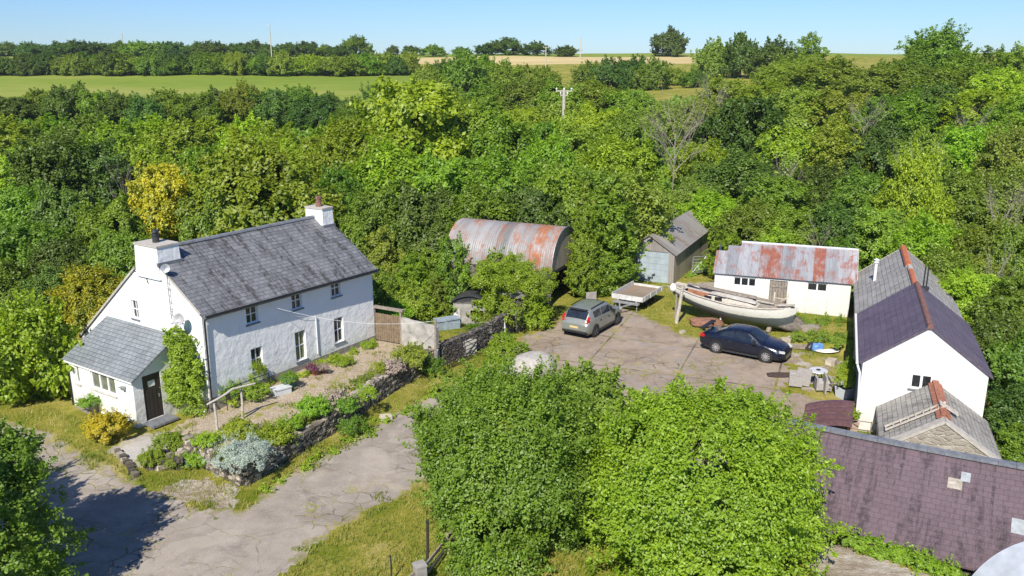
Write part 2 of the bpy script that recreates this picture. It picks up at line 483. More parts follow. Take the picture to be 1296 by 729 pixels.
def sdist(x, y, poly):
    """signed distance to a polygon, positive inside"""
    x = np.asarray(x, float); y = np.asarray(y, float)
    d = np.full(x.shape, 1e9); ins = np.zeros(x.shape, bool)
    n = len(poly)
    for i in range(n):
        ax, ay = poly[i]; bx, by = poly[(i + 1) % n]
        ex, ey = bx - ax, by - ay
        t = np.clip(((x - ax) * ex + (y - ay) * ey) / (ex * ex + ey * ey + 1e-12), 0, 1)
        d = np.minimum(d, np.hypot(x - ax - t * ex, y - ay - t * ey))
        c = ((ay > y) != (by > y)) & (x < (bx - ax) * (y - ay) / (by - ay + 1e-12) + ax)
        ins ^= c
    return np.where(ins, d, -d)

def sstep(a, b, t):
    t = np.clip((np.asarray(t, float) - a) / (b - a), 0, 1)
    return t * t * (3 - 2 * t)

HAZ = R(33.3)
HX = Vector((math.sin(HAZ), math.cos(HAZ), 0)); HY = Vector((-math.cos(HAZ), math.sin(HAZ), 0))
HO = Vector((-12.86, 33.46, 0))
def hw(v, u, z=0): return HO + HX * v + HY * u + Vector((0, 0, z))

WALL_L = g(240, 578); WALL_C = g(309, 614); WALL_1 = g(362, 582); WALL_2 = g(417, 548); WALL_3 = g(480, 505); WALL_4 = g(553, 458)
TERR = P2(WALL_L, WALL_C, WALL_1, WALL_2, WALL_3, WALL_4, (-2.2, 43.6), (-2.6, 46.5), (-8, 50), hw(10, 8), hw(1, 7), hw(.5, 2), hw(-.2, 1.0), g(214, 560, .2))
BANK = P2(g(980, 407, .4), g(1003, 436), g(1080, 448), (23, 45), (24, 56), (12, 56), (12.1, 50))
LANE = P2(g(345, 760), g(372, 716), g(430, 668), g(486, 640), g(514, 622), (-2.6, 29.0), (-1.3, 32.5), (1.2, 36.4), (2.2, 40), (0, 43.2), g(628, 447), g(606, 470), g(578, 484), g(540, 502), g(498, 522), g(456, 551), g(417, 572), g(365, 600), g(330, 625), g(306, 645), g(270, 645), g(235, 634), g(190, 618), g(160, 604), g(108, 578), g(60, 550), g(0, 530), g(-120, 522), g(-260, 620), g(-200, 760))
YARD = P2((1.2, 36.0), g(640, 470), g(640, 447), g(664, 424), g(700, 412), g(716, 396), g(745, 380), g(800, 392), g(838, 410), g(868, 424), g(905, 432), g(985, 440), g(1030, 452), g(1064, 470), g(1070, 500), g(1074, 548), (13.8, 30.5), (13, 28), (9, 27.8), (5.5, 30.5), (3.0, 34.0))
GRAVEL = P2(g(206, 540, .3), g(236, 556, .5), g(270, 545, .7), g(345, 512, .7), g(400, 488, .7), g(455, 468, .7), g(500, 446, .7), g(545, 428, .7), g(530, 405, .7), hw(10.6, -.3), hw(8, -.6), hw(4, -.9), hw(1.5, -1.0), hw(.2, -.6), hw(-.4, 1.2))
PATH = P2(g(203, 540, .2), g(226, 556), g(196, 574), g(180, 594), g(136, 572), g(162, 556))
DIRT = P2((9.2, 22.6), (17, 19.2), (16, 12), (8, 14), (7.5, 19))
TRACK = P2(g(845, 362), g(866, 362), g(905, 352), g(930, 366), g(905, 380), g(866, 380))

SOIL = P2(g(222, 606), g(262, 604), g(300, 620), g(312, 632), g(296, 646), g(240, 642), g(196, 620))
SOIL2 = P2(g(985, 440), g(1030, 446), g(1070, 456), g(1074, 500), g(1040, 505), g(1000, 492), g(1005, 470))
def zt(x, y):
    x = np.asarray(x, float); y = np.asarray(y, float)
    far = np.where(y < 75, 0, (y - 75) * .0447) - np.where(y > 470, (y - 470) * .055, 0)
    far = far + sstep(20, 90, x) * sstep(65, 130, y) * 3.0 * (1 - sstep(200, 380, y)) 
    und = (fbm(x / 9, y / 9, 3) - .47) * .25
    far = far + (fbm(x / 40, y / 40, 11, 2) - .37) * 2.0 * sstep(70, 140, y)
    d = sdist(x, y, TERR)
    ramp = np.clip(((x - (-15.2)) * .80 + (y - 32.2) * -.2) / 3.0, .15, 1)
    t = sstep(-.10, .18, d) * .7 * ramp * (1 - sstep(43, 50, y))
    bank = .5 * sstep(-.2, 1.1, sdist(x, y, BANK))
    drop = .85 * (1 - sstep(22.4, 23.4, y + (x - 10) * .55)) * sstep(6.5, 9.0, x)
    flat = np.clip(np.maximum.reduce([sdist(x, y, LANE), sdist(x, y, YARD), d]) + 1.5, 0, 1)
    return far + und * (1 - .75 * np.clip(flat, 0, 1)) + t + bank + drop
def zg(x, y): return float(zt(np.array([x]), np.array([y]))[0])

def axis_lines(lo, hi, step, far_lo, far_hi):
    a = list(np.arange(lo, hi + 1e-6, step))
    s = step; v = hi
    while v < far_hi: s *= 1.11; v += s; a.append(v)
    s = step; v = lo; pre = []
    while v > far_lo: s *= 1.11; v -= s; pre.append(v)
    return np.array(pre[::-1] + a)
XS = axis_lines(-30, 26, .2, -640, 640)
YS = axis_lines(16, 56, .2, -30, 600)
GX, GY = np.meshgrid(XS, YS, indexing='ij')
GZ = zt(GX, GY)
nX, nY = GX.shape
cxm = (GX[:-1, :-1] + GX[1:, 1:]) / 2; cym = (GY[:-1, :-1] + GY[1:, 1:]) / 2
jit = (fbm(cxm * 1.3, cym * 1.3, 5) - .47) * 1.6 + (fbm(cxm * .35, cym * .35, 8) - .47) * .8
near = (cym < 62) & (np.abs(cxm) < 40)
cls = np.zeros(cxm.shape, int)
SD = {}
for k, (nm, poly, ja) in enumerate((('dirt', DIRT, 1.0), ('track', TRACK, .8), ('lane', LANE, .45), ('yard', YARD, .6), ('gravel', GRAVEL, .35), ('path', PATH, .25)), 1):
    d = np.full(cxm.shape, -9.0)
    d[near] = sdist(cxm[near], cym[near], poly) + jit[near] * ja
    if nm == 'yard': d[near] = np.minimum(d[near], -(sdist(cxm[near], cym[near], SOIL2) + jit[near] * 2.2 - .35))
    if nm == 'lane': d[near] = np.minimum(d[near], -(sdist(cxm[near], cym[near], SOIL) - .1))
    if nm == 'track': d[near] = np.maximum(d[near], np.maximum(sdist(cxm[near], cym[near], SOIL) + jit[near] * 1.6 - .1, np.minimum(sdist(cxm[near], cym[near], SOIL2), .5 - jit[near] * 2) - .2))
    if nm == 'gravel': d[near] = np.maximum(d[near], np.minimum(sdist(cxm[near], cym[near], TERR) - .75 + jit[near] * .3, 41.9 - cym[near]))
    SD[nm] = d
    cls[d > 0] = k
def field_band(y0, y1, x0f, x1f):
    j = (fbm(cxm * .05, cym * .05, 31) - .47) * 14
    return (cym > y0) & (cym < y1) & (cxm > x0f + j) & (cxm < x1f + j)
cls[field_band(182, 292, -400, -18)] = 7
cls[field_band(345, 412, -55, 95)] = 8
cls[field_band(300, 470, -600, -60)] = 7
cls[(cym >= 420) & (cym < 640) & (np.abs(cxm) < 700)] = 7

def sheet(name, k, mat, label, edge=None):
    ii, jj = np.nonzero(cls == k)
    a = ii * nY + jj
    quads = np.stack([a, a + nY, a + nY + 1, a + 1], 1)
    used, inv = np.unique(quads.ravel(), return_inverse=True)
    me = bpy.data.meshes.new(name)
    n, f = len(used), len(quads)
    me.vertices.add(n); me.loops.add(f * 4); me.polygons.add(f)
    co = np.stack([GX.ravel()[used], GY.ravel()[used], GZ.ravel()[used]], 1)
    me.vertices.foreach_set('co', co.ravel().astype(np.float32))
    me.loops.foreach_set('vertex_index', inv.astype(np.int32))
    me.polygons.foreach_set('loop_start', np.arange(0, f * 4, 4, dtype=np.int32))
    me.polygons.foreach_set('use_smooth', np.ones(f, bool))
    if edge is not None:
        at = me.attributes.new('edge', 'FLOAT', 'POINT')
        at.data.foreach_set('value', edge(co[:, 0], co[:, 1]).astype(np.float32))
    me.update(calc_edges=True)
    me.materials.append(mat)
    o = bpy.data.objects.new(name, me); col.objects.link(o)
    return kind(o, 'structure', label)

def grass_color(q, o, lush=(.135, .175, .012), dry=(.46, .37, .15), mid=(.29, .265, .05)):
    n1 = q.noise(o, .35, 5, .62); n2 = q.noise(o, 3.0, 5, .7)
    f = q.math('ADD', q.math('MULTIPLY', n1, .65), q.math('MULTIPLY', n2, .4))
    return q.ramp(f, [(.42, lush), (.56, mid), (.72, dry)])

def m_grass(name, **k):
    q = NG(name); o = q.geo()
    c = grass_color(q, o, **k)
    fn = q.noise(o, 22, 3, .7)
    c = q.mix(.45, c, q.ramp(fn, [(.3, (.2, .2, .2)), (.7, (.8, .8, .8))]), 'OVERLAY')
    q.bump(fn, .9, .06)
    return q.fin(c, .95, spec=.1)

def m_hard(name, c0, c1, crack=1.5, joint=None, jrot=0.0, patch=(.40, .37, .34), moss=.5):
    q = NG(name); o = q.geo()
    e = q.attr('edge')
    n1 = q.noise(o, .28, 5, .6); n2 = q.noise(o, 1.7, 6, .7); n3 = q.noise(o, 26, 3, .7)
    c = q.ramp(q.math('ADD', q.math('MULTIPLY', n1, .6), q.math('MULTIPLY', n2, .45)), [(.36, c0), (.66, c1)])
    c = q.mix(q.ramp(q.noise(o, .55, 4, .5, 1.0), [(.56, 0.0), (.60, .55)]), c, patch)
    c = q.mix(.5, c, q.ramp(n3, [(.25, (.25, .25, .25)), (.75, (.75, .75, .75))]), 'OVERLAY')
    st = q.noise(q.mapv(o, (.5, .5, 1)), 1.0, 6, .75, .8)
    c = q.mix(q.ramp(st, [(.54, 0.0), (.66, .5)]), c, tuple(x * .5 for x in c0))
    gc = grass_color(q, o)
    # cracks: a large and a fine net of dark lines, the fine one only where the slab has broken up
    wob = q.n.new('ShaderNodeVectorMath'); wob.operation = 'ADD'
    nv = q.n.new('ShaderNodeTexNoise'); nv.inputs['Scale'].default_value = 1.2; nv.inputs['Detail'].default_value = 4
    q.l.new(o, nv.inputs['Vector'])
    sv = q.n.new('ShaderNodeVectorMath'); sv.operation = 'SCALE'; sv.inputs[3].default_value = .8
    q.l.new(nv.outputs['Color'], sv.inputs[0]); q.l.new(o, wob.inputs[0]); q.l.new(sv.outputs[0], wob.inputs[1])
    ow = wob.outputs[0]
    v1 = q.ramp(q.voro(ow, .34), [(.0, .55), (.006, 0.0)])
    v2 = q.ramp(q.voro(ow, 1.6), [(.0, 1.0), (.07, 0.0)])
    brk = q.ramp(q.noise(o, .22, 3, .5), [(.47, 0.0), (.54, 1.0)])
    cr = q.math('MULTIPLY', q.math('MAXIMUM', v1, q.math('MULTIPLY', v2, brk)), q.ramp(q.noise(o, .9, 3), [(.35, .15), (.55, 1.0)]))
    cr = q.math('MULTIPLY', cr, crack, clamp=True)
    if joint:
        jm = q.mapv(o, (1 / joint, 1 / joint, 1), (0, 0, jrot))
        s = q.sep(jm)
        for k in (0, 1):
            fr = q.math('ABSOLUTE', q.math('SUBTRACT', q.math('FRACT', s[k]), .5))
            jl = q.ramp(fr, [(.0, 1.0), (.007, .9), (.013, 0.0)])
            cr = q.math('MAXIMUM', cr, q.math('MULTIPLY', jl, q.ramp(q.noise(o, .7, 4, .7), [(.36, .25), (.55, 1.0)])))
    crc = q.mix(q.ramp(q.noise(o, .8, 3), [(.40, 0.0), (.55, 1.0)]), (.06, .052, .045), gc)
    c = q.mix(cr, c, crc)
    # weeds and soil creeping in from the edge and in the middle of the bays
    ed = q.math('SUBTRACT', 1.0, q.math('MULTIPLY', e, 1.1))
    mf = q.math('ADD', q.math('MULTIPLY', q.noise(o, 1.1, 6, .72), 1.0), q.math('MULTIPLY', ed, .32))
    mm = q.ramp(mf, [(.70, 0.0), (.81, moss)])
    c = q.mix(mm, c, q.mix(q.ramp(q.noise(o, 2.3, 5, .7), [(.42, 0.0), (.56, 1.0)]), (.24, .19, .13), gc))
    q.bump(q.math('SUBTRACT', q.math('MULTIPLY', n3, .4), cr), .6, .03)
    return q.fin(c, .93, spec=.15)

def m_gravel(name, c0=(.30, .235, .165), c1=(.46, .38, .29)):
    q = NG(name); o = q.geo()
    v = q.n.new('ShaderNodeTexVoronoi'); v.inputs['Scale'].default_value = 17; q.l.new(o, v.inputs['Vector'])
    f = q.math('ADD', q.math('MULTIPLY', q.sep(v.outputs['Color'])[0], .6), q.math('MULTIPLY', q.noise(o, .8, 5, .65), .6))
    c = q.ramp(f, [(.3, c0), (.85, c1)])
    gc = grass_color(q, o)
    e = q.attr('edge')
    mf = q.math('ADD', q.noise(o, 1.3, 5, .7), q.math('MULTIPLY', q.math('SUBTRACT', 1.0, e), .16))
    c = q.mix(q.ramp(mf, [(.66, 0.0), (.76, .85)]), c, gc)
    q.bump(q.math('SUBTRACT', 1.0, v.outputs['Distance']), .7, .03)
    return q.fin(c, .95, spec=.1)

def m_dirt(name):
    q = NG(name); o = q.geo()
    f = q.math('ADD', q.math('MULTIPLY', q.noise(o, .9, 6, .7), .7), q.math('MULTIPLY', q.noise(q.mapv(o, (1, 4, 1), (0, 0, .5)), 1.6, 5, .7), .4))
    c = q.ramp(f, [(.38, (.20, .15, .10)), (.52, (.36, .30, .23)), (.66, (.55, .50, .44))])
    q.bump(q.noise(o, 9, 5, .75), 1.0, .08)
    return q.fin(c, .95, spec=.1)

def m_field(name, c):
    q = NG(name); o = q.geo()
    f = q.math('ADD', q.math('MULTIPLY', q.noise(q.mapv(o, (.25, 1, 1)), .03, 5, .6), .6), q.math('MULTIPLY', q.noise(q.mapv(o, (.5, 1.6, 1)), .22, 5, .7), .45))
    cc = q.ramp(f, [(.36, c[0]), (.52, c[1]), (.66, c[2])])
    return q.fin(cc, .95, spec=.1)

def edge_of(poly):
    return lambda x, y: np.clip(sdist(x, y, poly), 0, 1.0)
LANEYARD = lambda x, y: np.clip(np.maximum(sdist(x, y, LANE), sdist(x, y, YARD)), 0, 1.0)
sheet('ground', 0, m_grass('rough_grass'), 'rough grassy ground around the farmstead')
sheet('bare_earth', 1, m_dirt('dry_rubble'), 'pale dry rubble ground below the purple slate barn')
sheet('track', 2, m_dirt('trodden_earth'), 'worn earth in front of the metal field gate')
sheet('lane', 3, m_hard('old_tarmac', (.225, .193, .160), (.385, .335, .285), 1.0, None, 0, (.40, .35, .29), .9), 'cracked pale tarmac lane below the farmhouse', LANEYARD)
sheet('yard', 4, m_hard('yard_concrete', (.22, .170, .130), (.39, .315, .25), 1.0, 4.6, .38, (.30, .265, .235), .85), 'cracked concrete farmyard with weedy joints', LANEYARD)
sheet('gravel_terrace', 5, m_gravel('pinkish_gravel'), 'gravel terrace in front of the farmhouse', edge_of(GRAVEL))
sheet('path', 6, m_hard('path_concrete', (.33, .31, .28), (.46, .43, .39), .6, None, 0, (.44, .41, .38), .4), 'concrete path to the porch door', edge_of(PATH))
sheet('green_field', 7, m_field('meadow', ((.135, .205, .022), (.195, .255, .033), (.28, .29, .07))), 'green hay field beyond the scrub')
sheet('stubble_field', 8, m_field('stubble', ((.40, .30, .13), (.50, .39, .18), (.58, .47, .24))), 'tan coloured field near the skyline')

# ------------------------------------------------------------------ buildings
def opening_loops(ops): return [[(a, c), (b, c), (b, d), (a, d)] for a, b, c, d in ops]

def wall(mb, outer, ops, O, ux, n, recess=.14, m=0):
    """wall in the plane through O spanned by ux and z; ops = (x0, x1, z0, z1) openings with reveals"""
    O = Vector(O); ux = Vector(ux); n = Vector(n)
    mp = lambda x, z: O + ux * x + Vector((0, 0, z))
    mb.polyholes(outer, opening_loops(ops), mp, m)
    for a, b, c, d in ops:
        q = [(a, c), (b, c), (b, d), (a, d)]
        for k in range(4):
            p0, p1 = mp(*q[k]), mp(*q[(k + 1) % 4])
            mb.face([p0, p1, p1 - n * recess, p0 - n * recess], m)
    return mp

def window(parent, O, ux, n, rect, nx=2, ny=2, recess=.14, frame=None, glass=None, sill=True, fw=.045, name='window', one=False, mull=None):
    frame = frame or M['white_paint']; glass = glass or M['glass']
    O = Vector(O); ux = Vector(ux); n = Vector(n); a, b, c, d = rect
    P = lambda x, z, k=0.0: O + ux * x + Vector((0, 0, z)) + n * (k - recess)
    fb = MB()
    t = .05
    def bar(x0, x1, z0, z1, k=0.0, dp=t):
        cx, cz = (x0 + x1) / 2, (z0 + z1) / 2
        Mx = Matrix((ux, n, Vector((0, 0, 1)))).transposed()
        fb.box(P(cx, cz, k + .025), (x1 - x0, dp, z1 - z0), mat=Mx)
    bar(a, a + fw, c, d); bar(b - fw, b, c, d)
    bar(a + fw, b - fw, c, c + fw * 1.2); bar(a + fw, b - fw, d - fw, d)
    bw = .022
    for i in range(1, nx):
        x = a + (b - a) * i / nx; bar(x - (mull or bw), x + (mull or bw), c + fw, d - fw, -.004, .045)
    for j in range(1, ny):
        z = c + (d - c) * j / ny; bar(a + fw, b - fw, z - bw, z + bw, -.008, .04)
    pb = MB(); pb.face([P(a + .01, c + .01, .005), P(b - .01, c + .01, .005), P(b - .01, d - .01, .005), P(a + .01, d - .01, .005)])
    if one:
        for f, u in zip(pb.f, pb.uv):
            i0 = len(fb.v); fb.v += pb.v; fb.f.append([i0 + k for k in f]); fb.uv.append(u); fb.mi.append(1)
        if sill:
            fb.box(P((a + b) / 2, c - .04, recess * .55), (b - a + .16, recess + .12, .07), mat=Matrix((ux, n, Vector((0, 0, 1)))).transposed(), m=2)
        return fb.build(name, [frame, glass, M['concrete_pale']], parent)
    fo = fb.build(name, frame, parent)
    pb.build('pane', glass, fo)
    if sill:
        sb = MB(); sb.box(P((a + b) / 2, c - .035, recess * .55), (b - a + .14, recess + .10, .06), mat=Matrix((ux, n, Vector((0, 0, 1)))).transposed())
        sb.build('sill', M['lead'], fo)
    return fo

def face_box(mb, O, ux, n, a, b, c, d, k0, k1, m=0):
    """box on a wall plane, from k0 to k1 outward"""
    O = Vector(O); ux = Vector(ux); n = Vector(n)
    Mx = Matrix((ux, n, Vector((0, 0, 1)))).transposed()
    mb.box(O + ux * (a + b) / 2 + Vector((0, 0, (c + d) / 2)) + n * (k0 + k1) / 2, (b - a, k1 - k0, d - c), mat=Mx, m=m)

X, Y, Z = V(1, 0, 0), V(0, 1, 0), V(0, 0, 1)

# ---- farmhouse
LEN, EV, AP, APU, RU, RE = 10.33, 4.74, 6.98, 3.2, 9.3, 2.15
house = thing('farmhouse', 'long white two storey farmhouse with grey slate roof and a chimney at each end', 'house', HO, math.pi / 2 - HAZ)
wb = MB()
fw_ops = [(2.26, 2.90, 3.72, 4.56), (4.88, 5.50, 3.72, 4.56), (7.42, 8.04, 3.74, 4.58),
          (2.34, 2.98, 1.50, 2.55), (4.92, 5.58, 1.18, 2.62), (7.46, 8.10, 1.36, 2.64)]
wall(wb, [(0, 1.0), (LEN, 1.0), (LEN, EV), (0, EV)], fw_ops, (0, 0, 0), X, -Y, .16)
gw = [(4.42, 4.92, 3.80, 4.66)]
wall(wb, [(0, 0), (RU, 0), (RU, RE), (APU, AP), (0, EV)], gw, (0, 0, 0), Y, -X, .16)
wb.polyholes([(0, 0), (RU, 0), (RU, RE), (APU, AP), (0, EV)], [], lambda u, z: V(LEN, u, z))
wb.face([V(0, RU, 0), V(LEN, RU, 0), V(LEN, RU, RE), V(0, RU, RE)])
wb.build('wall', M['white'], house)
pl = MB(); pl.box((LEN / 2, 0.10, .5), (LEN + .06, .26, 1.0)); pl.build('plinth', M['plinth'], house)
for r, gl in zip(fw_ops, ['glass', 'glass', 'glass', 'glass', 'glass_curtain', 'glass']):
    window(house, (0, 0, 0), X, -Y, r, 2, 2, .13, glass=M[gl])
window(house, (0, 0, 0), Y, -X, gw[0], 2, 2, .12)
rb = MB()
s1 = (AP - EV) / APU
e0, e1 = .28, .44
rb.slab(V(-.05, -e0, EV + .10 - e0 * s1), V(LEN + .06, -e1, EV + .10 - e1 * s1), V(LEN + .06, APU, AP + .10), V(-.05, APU, AP + .10), .09)
s2 = (AP - RE) / (RU - APU)
rb.slab(V(LEN + .06, RU + .2, RE + .10 - .2 * s2), V(-.05, RU + .2, RE + .10 - .2 * s2), V(-.05, APU, AP + .10), V(LEN + .06, APU, AP + .10), .09)
roof = rb.build('roof', M['slate_house'], house)
rt = MB()
for k in range(20):
    x = 1.2 + k * .42
    if x < LEN - 1.0: rt.tube([V(x, APU, AP + .09), V(x + .41, APU, AP + .09)], .115, 8)
rt.build('ridge_tile', M['lead'], roof)
def chimney(x0, x1, u0, u1, z0, z1, pot):
    c = MB()
    for (a, b, zz0, zz1, t) in ((0, 0, z0, z1, 0),):
        P = [V(x0, u0, zz0), V(x1, u0, zz0), V(x1, u1, zz0), V(x0, u1, zz0)]
        tp = .05
        T = [V(x0 + tp, u0 + tp, zz1), V(x1 - tp, u0 + tp, zz1), V(x1 - tp, u1 - tp, zz1), V(x0 + tp, u1 - tp, zz1)]
        for k in range(4): c.face([P[k], P[(k + 1) % 4], T[(k + 1) % 4], T[k]])
        c.face(T)
    o = c.build('chimney', M['white'], house)
    cb = MB(); cb.box(((x0 + x1) / 2, (u0 + u1) / 2, z1 + .03), (x1 - x0 - .02, u1 - u0 - .02, .08)); cb.build('coping', M['cement'], o)
    lb = MB(); lb.box(((x0 + x1) / 2, u0 + .02, EV + .10 + u0 * s1 + .04), (x1 - x0 + .04, .12, .16)); lb.build('flashing', M['lead'], o)
    pb = MB(); cx, cy = (x0 + x1) / 2, (u0 + u1) / 2
    if pot == 'cowl':
        pb.lathe((cx, cy, z1 + .06), [(.15, 0), (.14, .30), (.17, .31), (.17, .36), (.11, .37), (.11, .45), (.17, .46), (.15, .54), (.0, .58)], 14)
        pb.build('chimney_pot', M['dark_metal'], o)
    else:
        pb.lathe((cx, cy, z1 + .06), [(.17, 0), (.14, .22), (.14, .42), (.17, .43), (.17, .52), (.0, .53)], 14)
        pb.build('chimney_pot', M['brick_ridge'], o)
chimney(-.11, 1.05, 2.42, 4.08, 5.9, 7.30, 'cowl')
chimney(LEN - .80, LEN + .02, 2.50, 3.80, 6.1, 7.52, 'pot')
gb = MB()
gb.tube([V(-.02, -e0 - .05, EV - .02), V(LEN + .03, -e1 - .05, EV - .12)], .05, 8)
gb.build('gutter', M['black'], house)
db = MB()
db.tube([V(.06, -.16, EV - .03), V(.06, -.09, EV - .35), V(.06, -.07, .9), V(.06, -.16, .75)], .04, 8)
db.build('downpipe', M['black'], house)
wp = MB(); wp.tube([V(6.25, -.05, 3.1), V(6.25, -.05, 1.2)], .025, 6); wp.build('waste_pipe', M['white_paint'], house)
vb = MB()
vb.bar(V(-.06, -.02, EV + .05), V(-.06, APU - .9, AP - .9 * s1 + .05), .04, .09); vb.bar(V(-.06, APU + 1.1, AP - 1.1 * s2 + .05), V(-.06, RU + .1, RE), .05, .09)
vb.build('verge_trim', M['cement'], roof)
dish = MB()
Mx = Matrix.Rotation(R(-75), 3, 'Y') @ Matrix.Rotation(R(20), 3, 'X')
dish.lathe((-.42, .86, 4.55), [(.0, 0), (.12, .02), (.21, .06), (.26, .10), (.26, .12), (.21, .08), (.0, .02)], 18, 0, Mx)
dish.tube([V(-.36, .86, 4.5), V(-.2, .86, 4.4), V(0, .86, 4.4)], .02, 6)
dish.tube([V(-.42, .86, 4.42), V(-.78, .86, 4.45)], .012, 5); dish.box((-.8, .86, 4.46), (.08, .05, .05))
dish.build('satellite_dish', simple('grey_dish', (.40, .40, .40), .5), house, smooth=True)
ab = MB()
ab.tube([V(-.1, 1.9, 4.3), V(-.1, 1.9, 6.62)], .02, 6); ab.bar(V(0, 1.9, 4.6), V(-.1, 1.9, 4.6), .04, .04); ab.bar(V(0, 1.9, 5.6), V(-.1, 1.9, 5.6), .04, .04)
ab.lathe((-.12, 1.9, 6.5), [(.0, 0), (.12, .02), (.19, .08), (.19, .10), (.0, .03)], 12, 0, Matrix.Rotation(R(60), 3, 'X') @ Matrix.Rotation(R(-40), 3, 'Y'))
for k in range(6): ab.bar(V(-.1, 1.75, 4.5 + k * .28), V(-.1, 2.05, 4.5 + k * .28), .012, .012)
ab.build('aerial', M['steel'], house)
cb = MB(); cb.tube([V(-.03, 4.5, 6.1), V(-.08, 4.0, 6.02), V(-.03, 3.55, 6.0), V(-.03, 3.4, 5.6)], .018, 5); cb.build('cable', M['black'], house)
# porch: a part of the house with its own roof, door and windows
P0, P1, PV = 1.94, 6.75, -2.2; OV = .14
pw = MB()
p_ops = [(3.24, 5.04, 1.18, 1.98), (5.94, 6.24, 1.14, 1.95)]
wall(pw, [(P0, -.1), (P1, -.1), (P1, 2.16), (P0, 2.16)], p_ops, (PV, 0, 0), Y, -X, .12)
zr = lambda v: 2.16 + (v - PV) * .60
d_op = [(-1.76, -.92, .17, 2.18)]
wall(pw, [(PV, -.1), (-.001, -.1), (-.001, zr(0)), (PV, zr(PV))], d_op, (0, P0, 0), X, -Y, .12)
pw.polyholes([(PV, -.1), (-.001, -.1), (-.001, zr(0)), (PV, zr(PV))], [], lambda v, z: V(v, P1, z))
porch = pw.build('porch', M['white'], house)
pr = MB()
pr.slab(V(PV - OV, P1 + .2, 2.16 + .08 - OV * .6), V(PV - OV, P0 - .14, 2.16 + .08 - OV * .6), V(-.004, P0 - .14, zr(0) + .08), V(-.004, P1 + .2, zr(0) + .08), .08)
pr.build('porch_roof', M['slate_porch'], porch)
fb = MB(); fb.box((PV - .10, (P0 + P1) / 2, 2.09), (.04, P1 - P0 + .2, .10)); fb.build('fascia', M['white_paint'], porch)
window(porch, (PV, 0, 0), Y, -X, p_ops[0], 3, 1, .10, glass=M['glass_pale'], one=True, mull=.05)
window(porch, (PV, 0, 0), Y, -X, p_ops[1], 1, 1, .10, glass=M['glass_pale'], one=True)
dm = MB()
O = (0, P0, 0)
face_box(dm, O, X, -Y, -1.72, -.96, .19, 2.15, -.09, -.045, 0)
face_box(dm, O, X, -Y, -1.50, -1.18, 1.62, 1.88, -.044, -.038, 1)
for k in range(4): face_box(dm, O, X, -Y, -1.68 + k * .19, -1.53 + k * .19, .26, 1.5, -.044, -.036, 0)
face_box(dm, O, X, -Y, -1.06, -1.02, 1.05, 1.2, -.044, -.01, 2)
for a, b, c, d in ((-1.76, -1.72, .17, 2.18), (-.96, -.92, .17, 2.18), (-1.72, -.96, 2.15, 2.18)): face_box(dm, O, X, -Y, a, b, c, d, -.1, -.02, 0)
dm.build('door', [M['dark_wood'], M['white_paint'], M['steel']], porch)
lm = MB(); face_box(lm, (PV, 0, 0), Y, -X, 2.46, 2.60, 1.66, 1.76, 0.0, .16); face_box(lm, (PV, 0, 0), Y, -X, 2.42, 2.64, 1.76, 1.80, 0.0, .22); lm.build('lamp', M['steel'], porch)
dp = MB(); dp.tube([V(PV - .05, P1 - .05, 2.02), V(PV - .05, P1 - .05, .0)], .035, 8); dp.build('downpipe', M['black'], porch)
stp = MB(); stp.box((-1.34, P0 - .38, .13), (1.2, .7, .1)); stp.build('door_mat', M['lead'], porch)

# ---- long outbuilding on the right: purple front, grey rear, low lean-to in front
OAZ = R(21.0)
OO = V(14.36, 32.58, 0); ORZ = math.pi / 2 - OAZ
W2, E2, A2, L2 = 4.56, 3.05, 4.76, 7.25
barn = thing('white_gabled_outbuilding', 'white gabled outbuilding with purple slate roof and one small gable window', 'outbuilding', OO, ORZ)
wb = MB()
gw = [(-2.62, -1.83, 2.14, 2.78)]
prof = [(-W2, -1), (0, -1), (0, E2), (-W2 / 2, A2), (-W2, E2)]
wall(wb, prof, gw, (0, 0, 0), Y, -X, .10)
wb.polyholes(prof, [], lambda y, z: V(L2, y, z))
wb.face([V(0, -W2, -1), V(L2, -W2, -1), V(L2, -W2, E2), V(0, -W2, E2)])
wb.face([V(0, 0, -1), V(L2, 0, -1), V(L2, 0, E2), V(0, 0, E2)])
wb.build('wall', M['white_smooth'], barn)
window(barn, (0, 0, 0), Y, -X, gw[0], 2, 1, .07, fw=.06, mull=.045)
rb = MB(); s = (A2 - E2) / (W2 / 2)
rb.slab(V(-.08, .16, E2 + .08 - .16 * s), V(L2, .16, E2 + .08 - .16 * s), V(L2, -W2 / 2, A2 + .08), V(-.08, -W2 / 2, A2 + .08), .07)
rb.slab(V(L2, -W2 - .16, E2 + .08 - .16 * s), V(-.08, -W2 - .16, E2 + .08 - .16 * s), V(-.08, -W2 / 2, A2 + .08), V(L2, -W2 / 2, A2 + .08), .07)
ro = rb.build('roof', M['slate_purple'], barn)
rt = MB()
for k in range(16): rt.tube([V(-.08 + k * .455, -W2 / 2, A2 + .05), V(-.08 + k * .455 + .445, -W2 / 2, A2 + .04 - .012 * (k % 2))], .11, 8)
rt.build('ridge_tile', M['brick_ridge'], ro)
gb = MB(); gb.tube([V(-.05, .22, E2 - .08), V(L2, .22, E2 - .08)], .055, 8); gb.build('gutter', M['white_paint'], barn)
db = MB(); db.tube([V(.05, .22, E2 - .12), V(-.03, .08, E2 - .5), V(-.05, .03, 1.6), V(-.05, .03, -.3)], .045, 8); db.build('downpipe', M['white_paint'], barn)
bd = MB()
for k in range(3): face_box(bd, (0, 0, 0), X, Y, .7 + k * 2.2, 2.3 + k * 2.2, 0, 2.3, .003, .06)
bd.build('door', simple('blue_grey_boards', (.06, .09, .12), .7), barn)
fl = MB()
for yy in (-2.55, -2.68): fl.tube([V(L2 - .2, yy, 4.4), V(L2 - .2, yy, 5.65)], .035, 7)
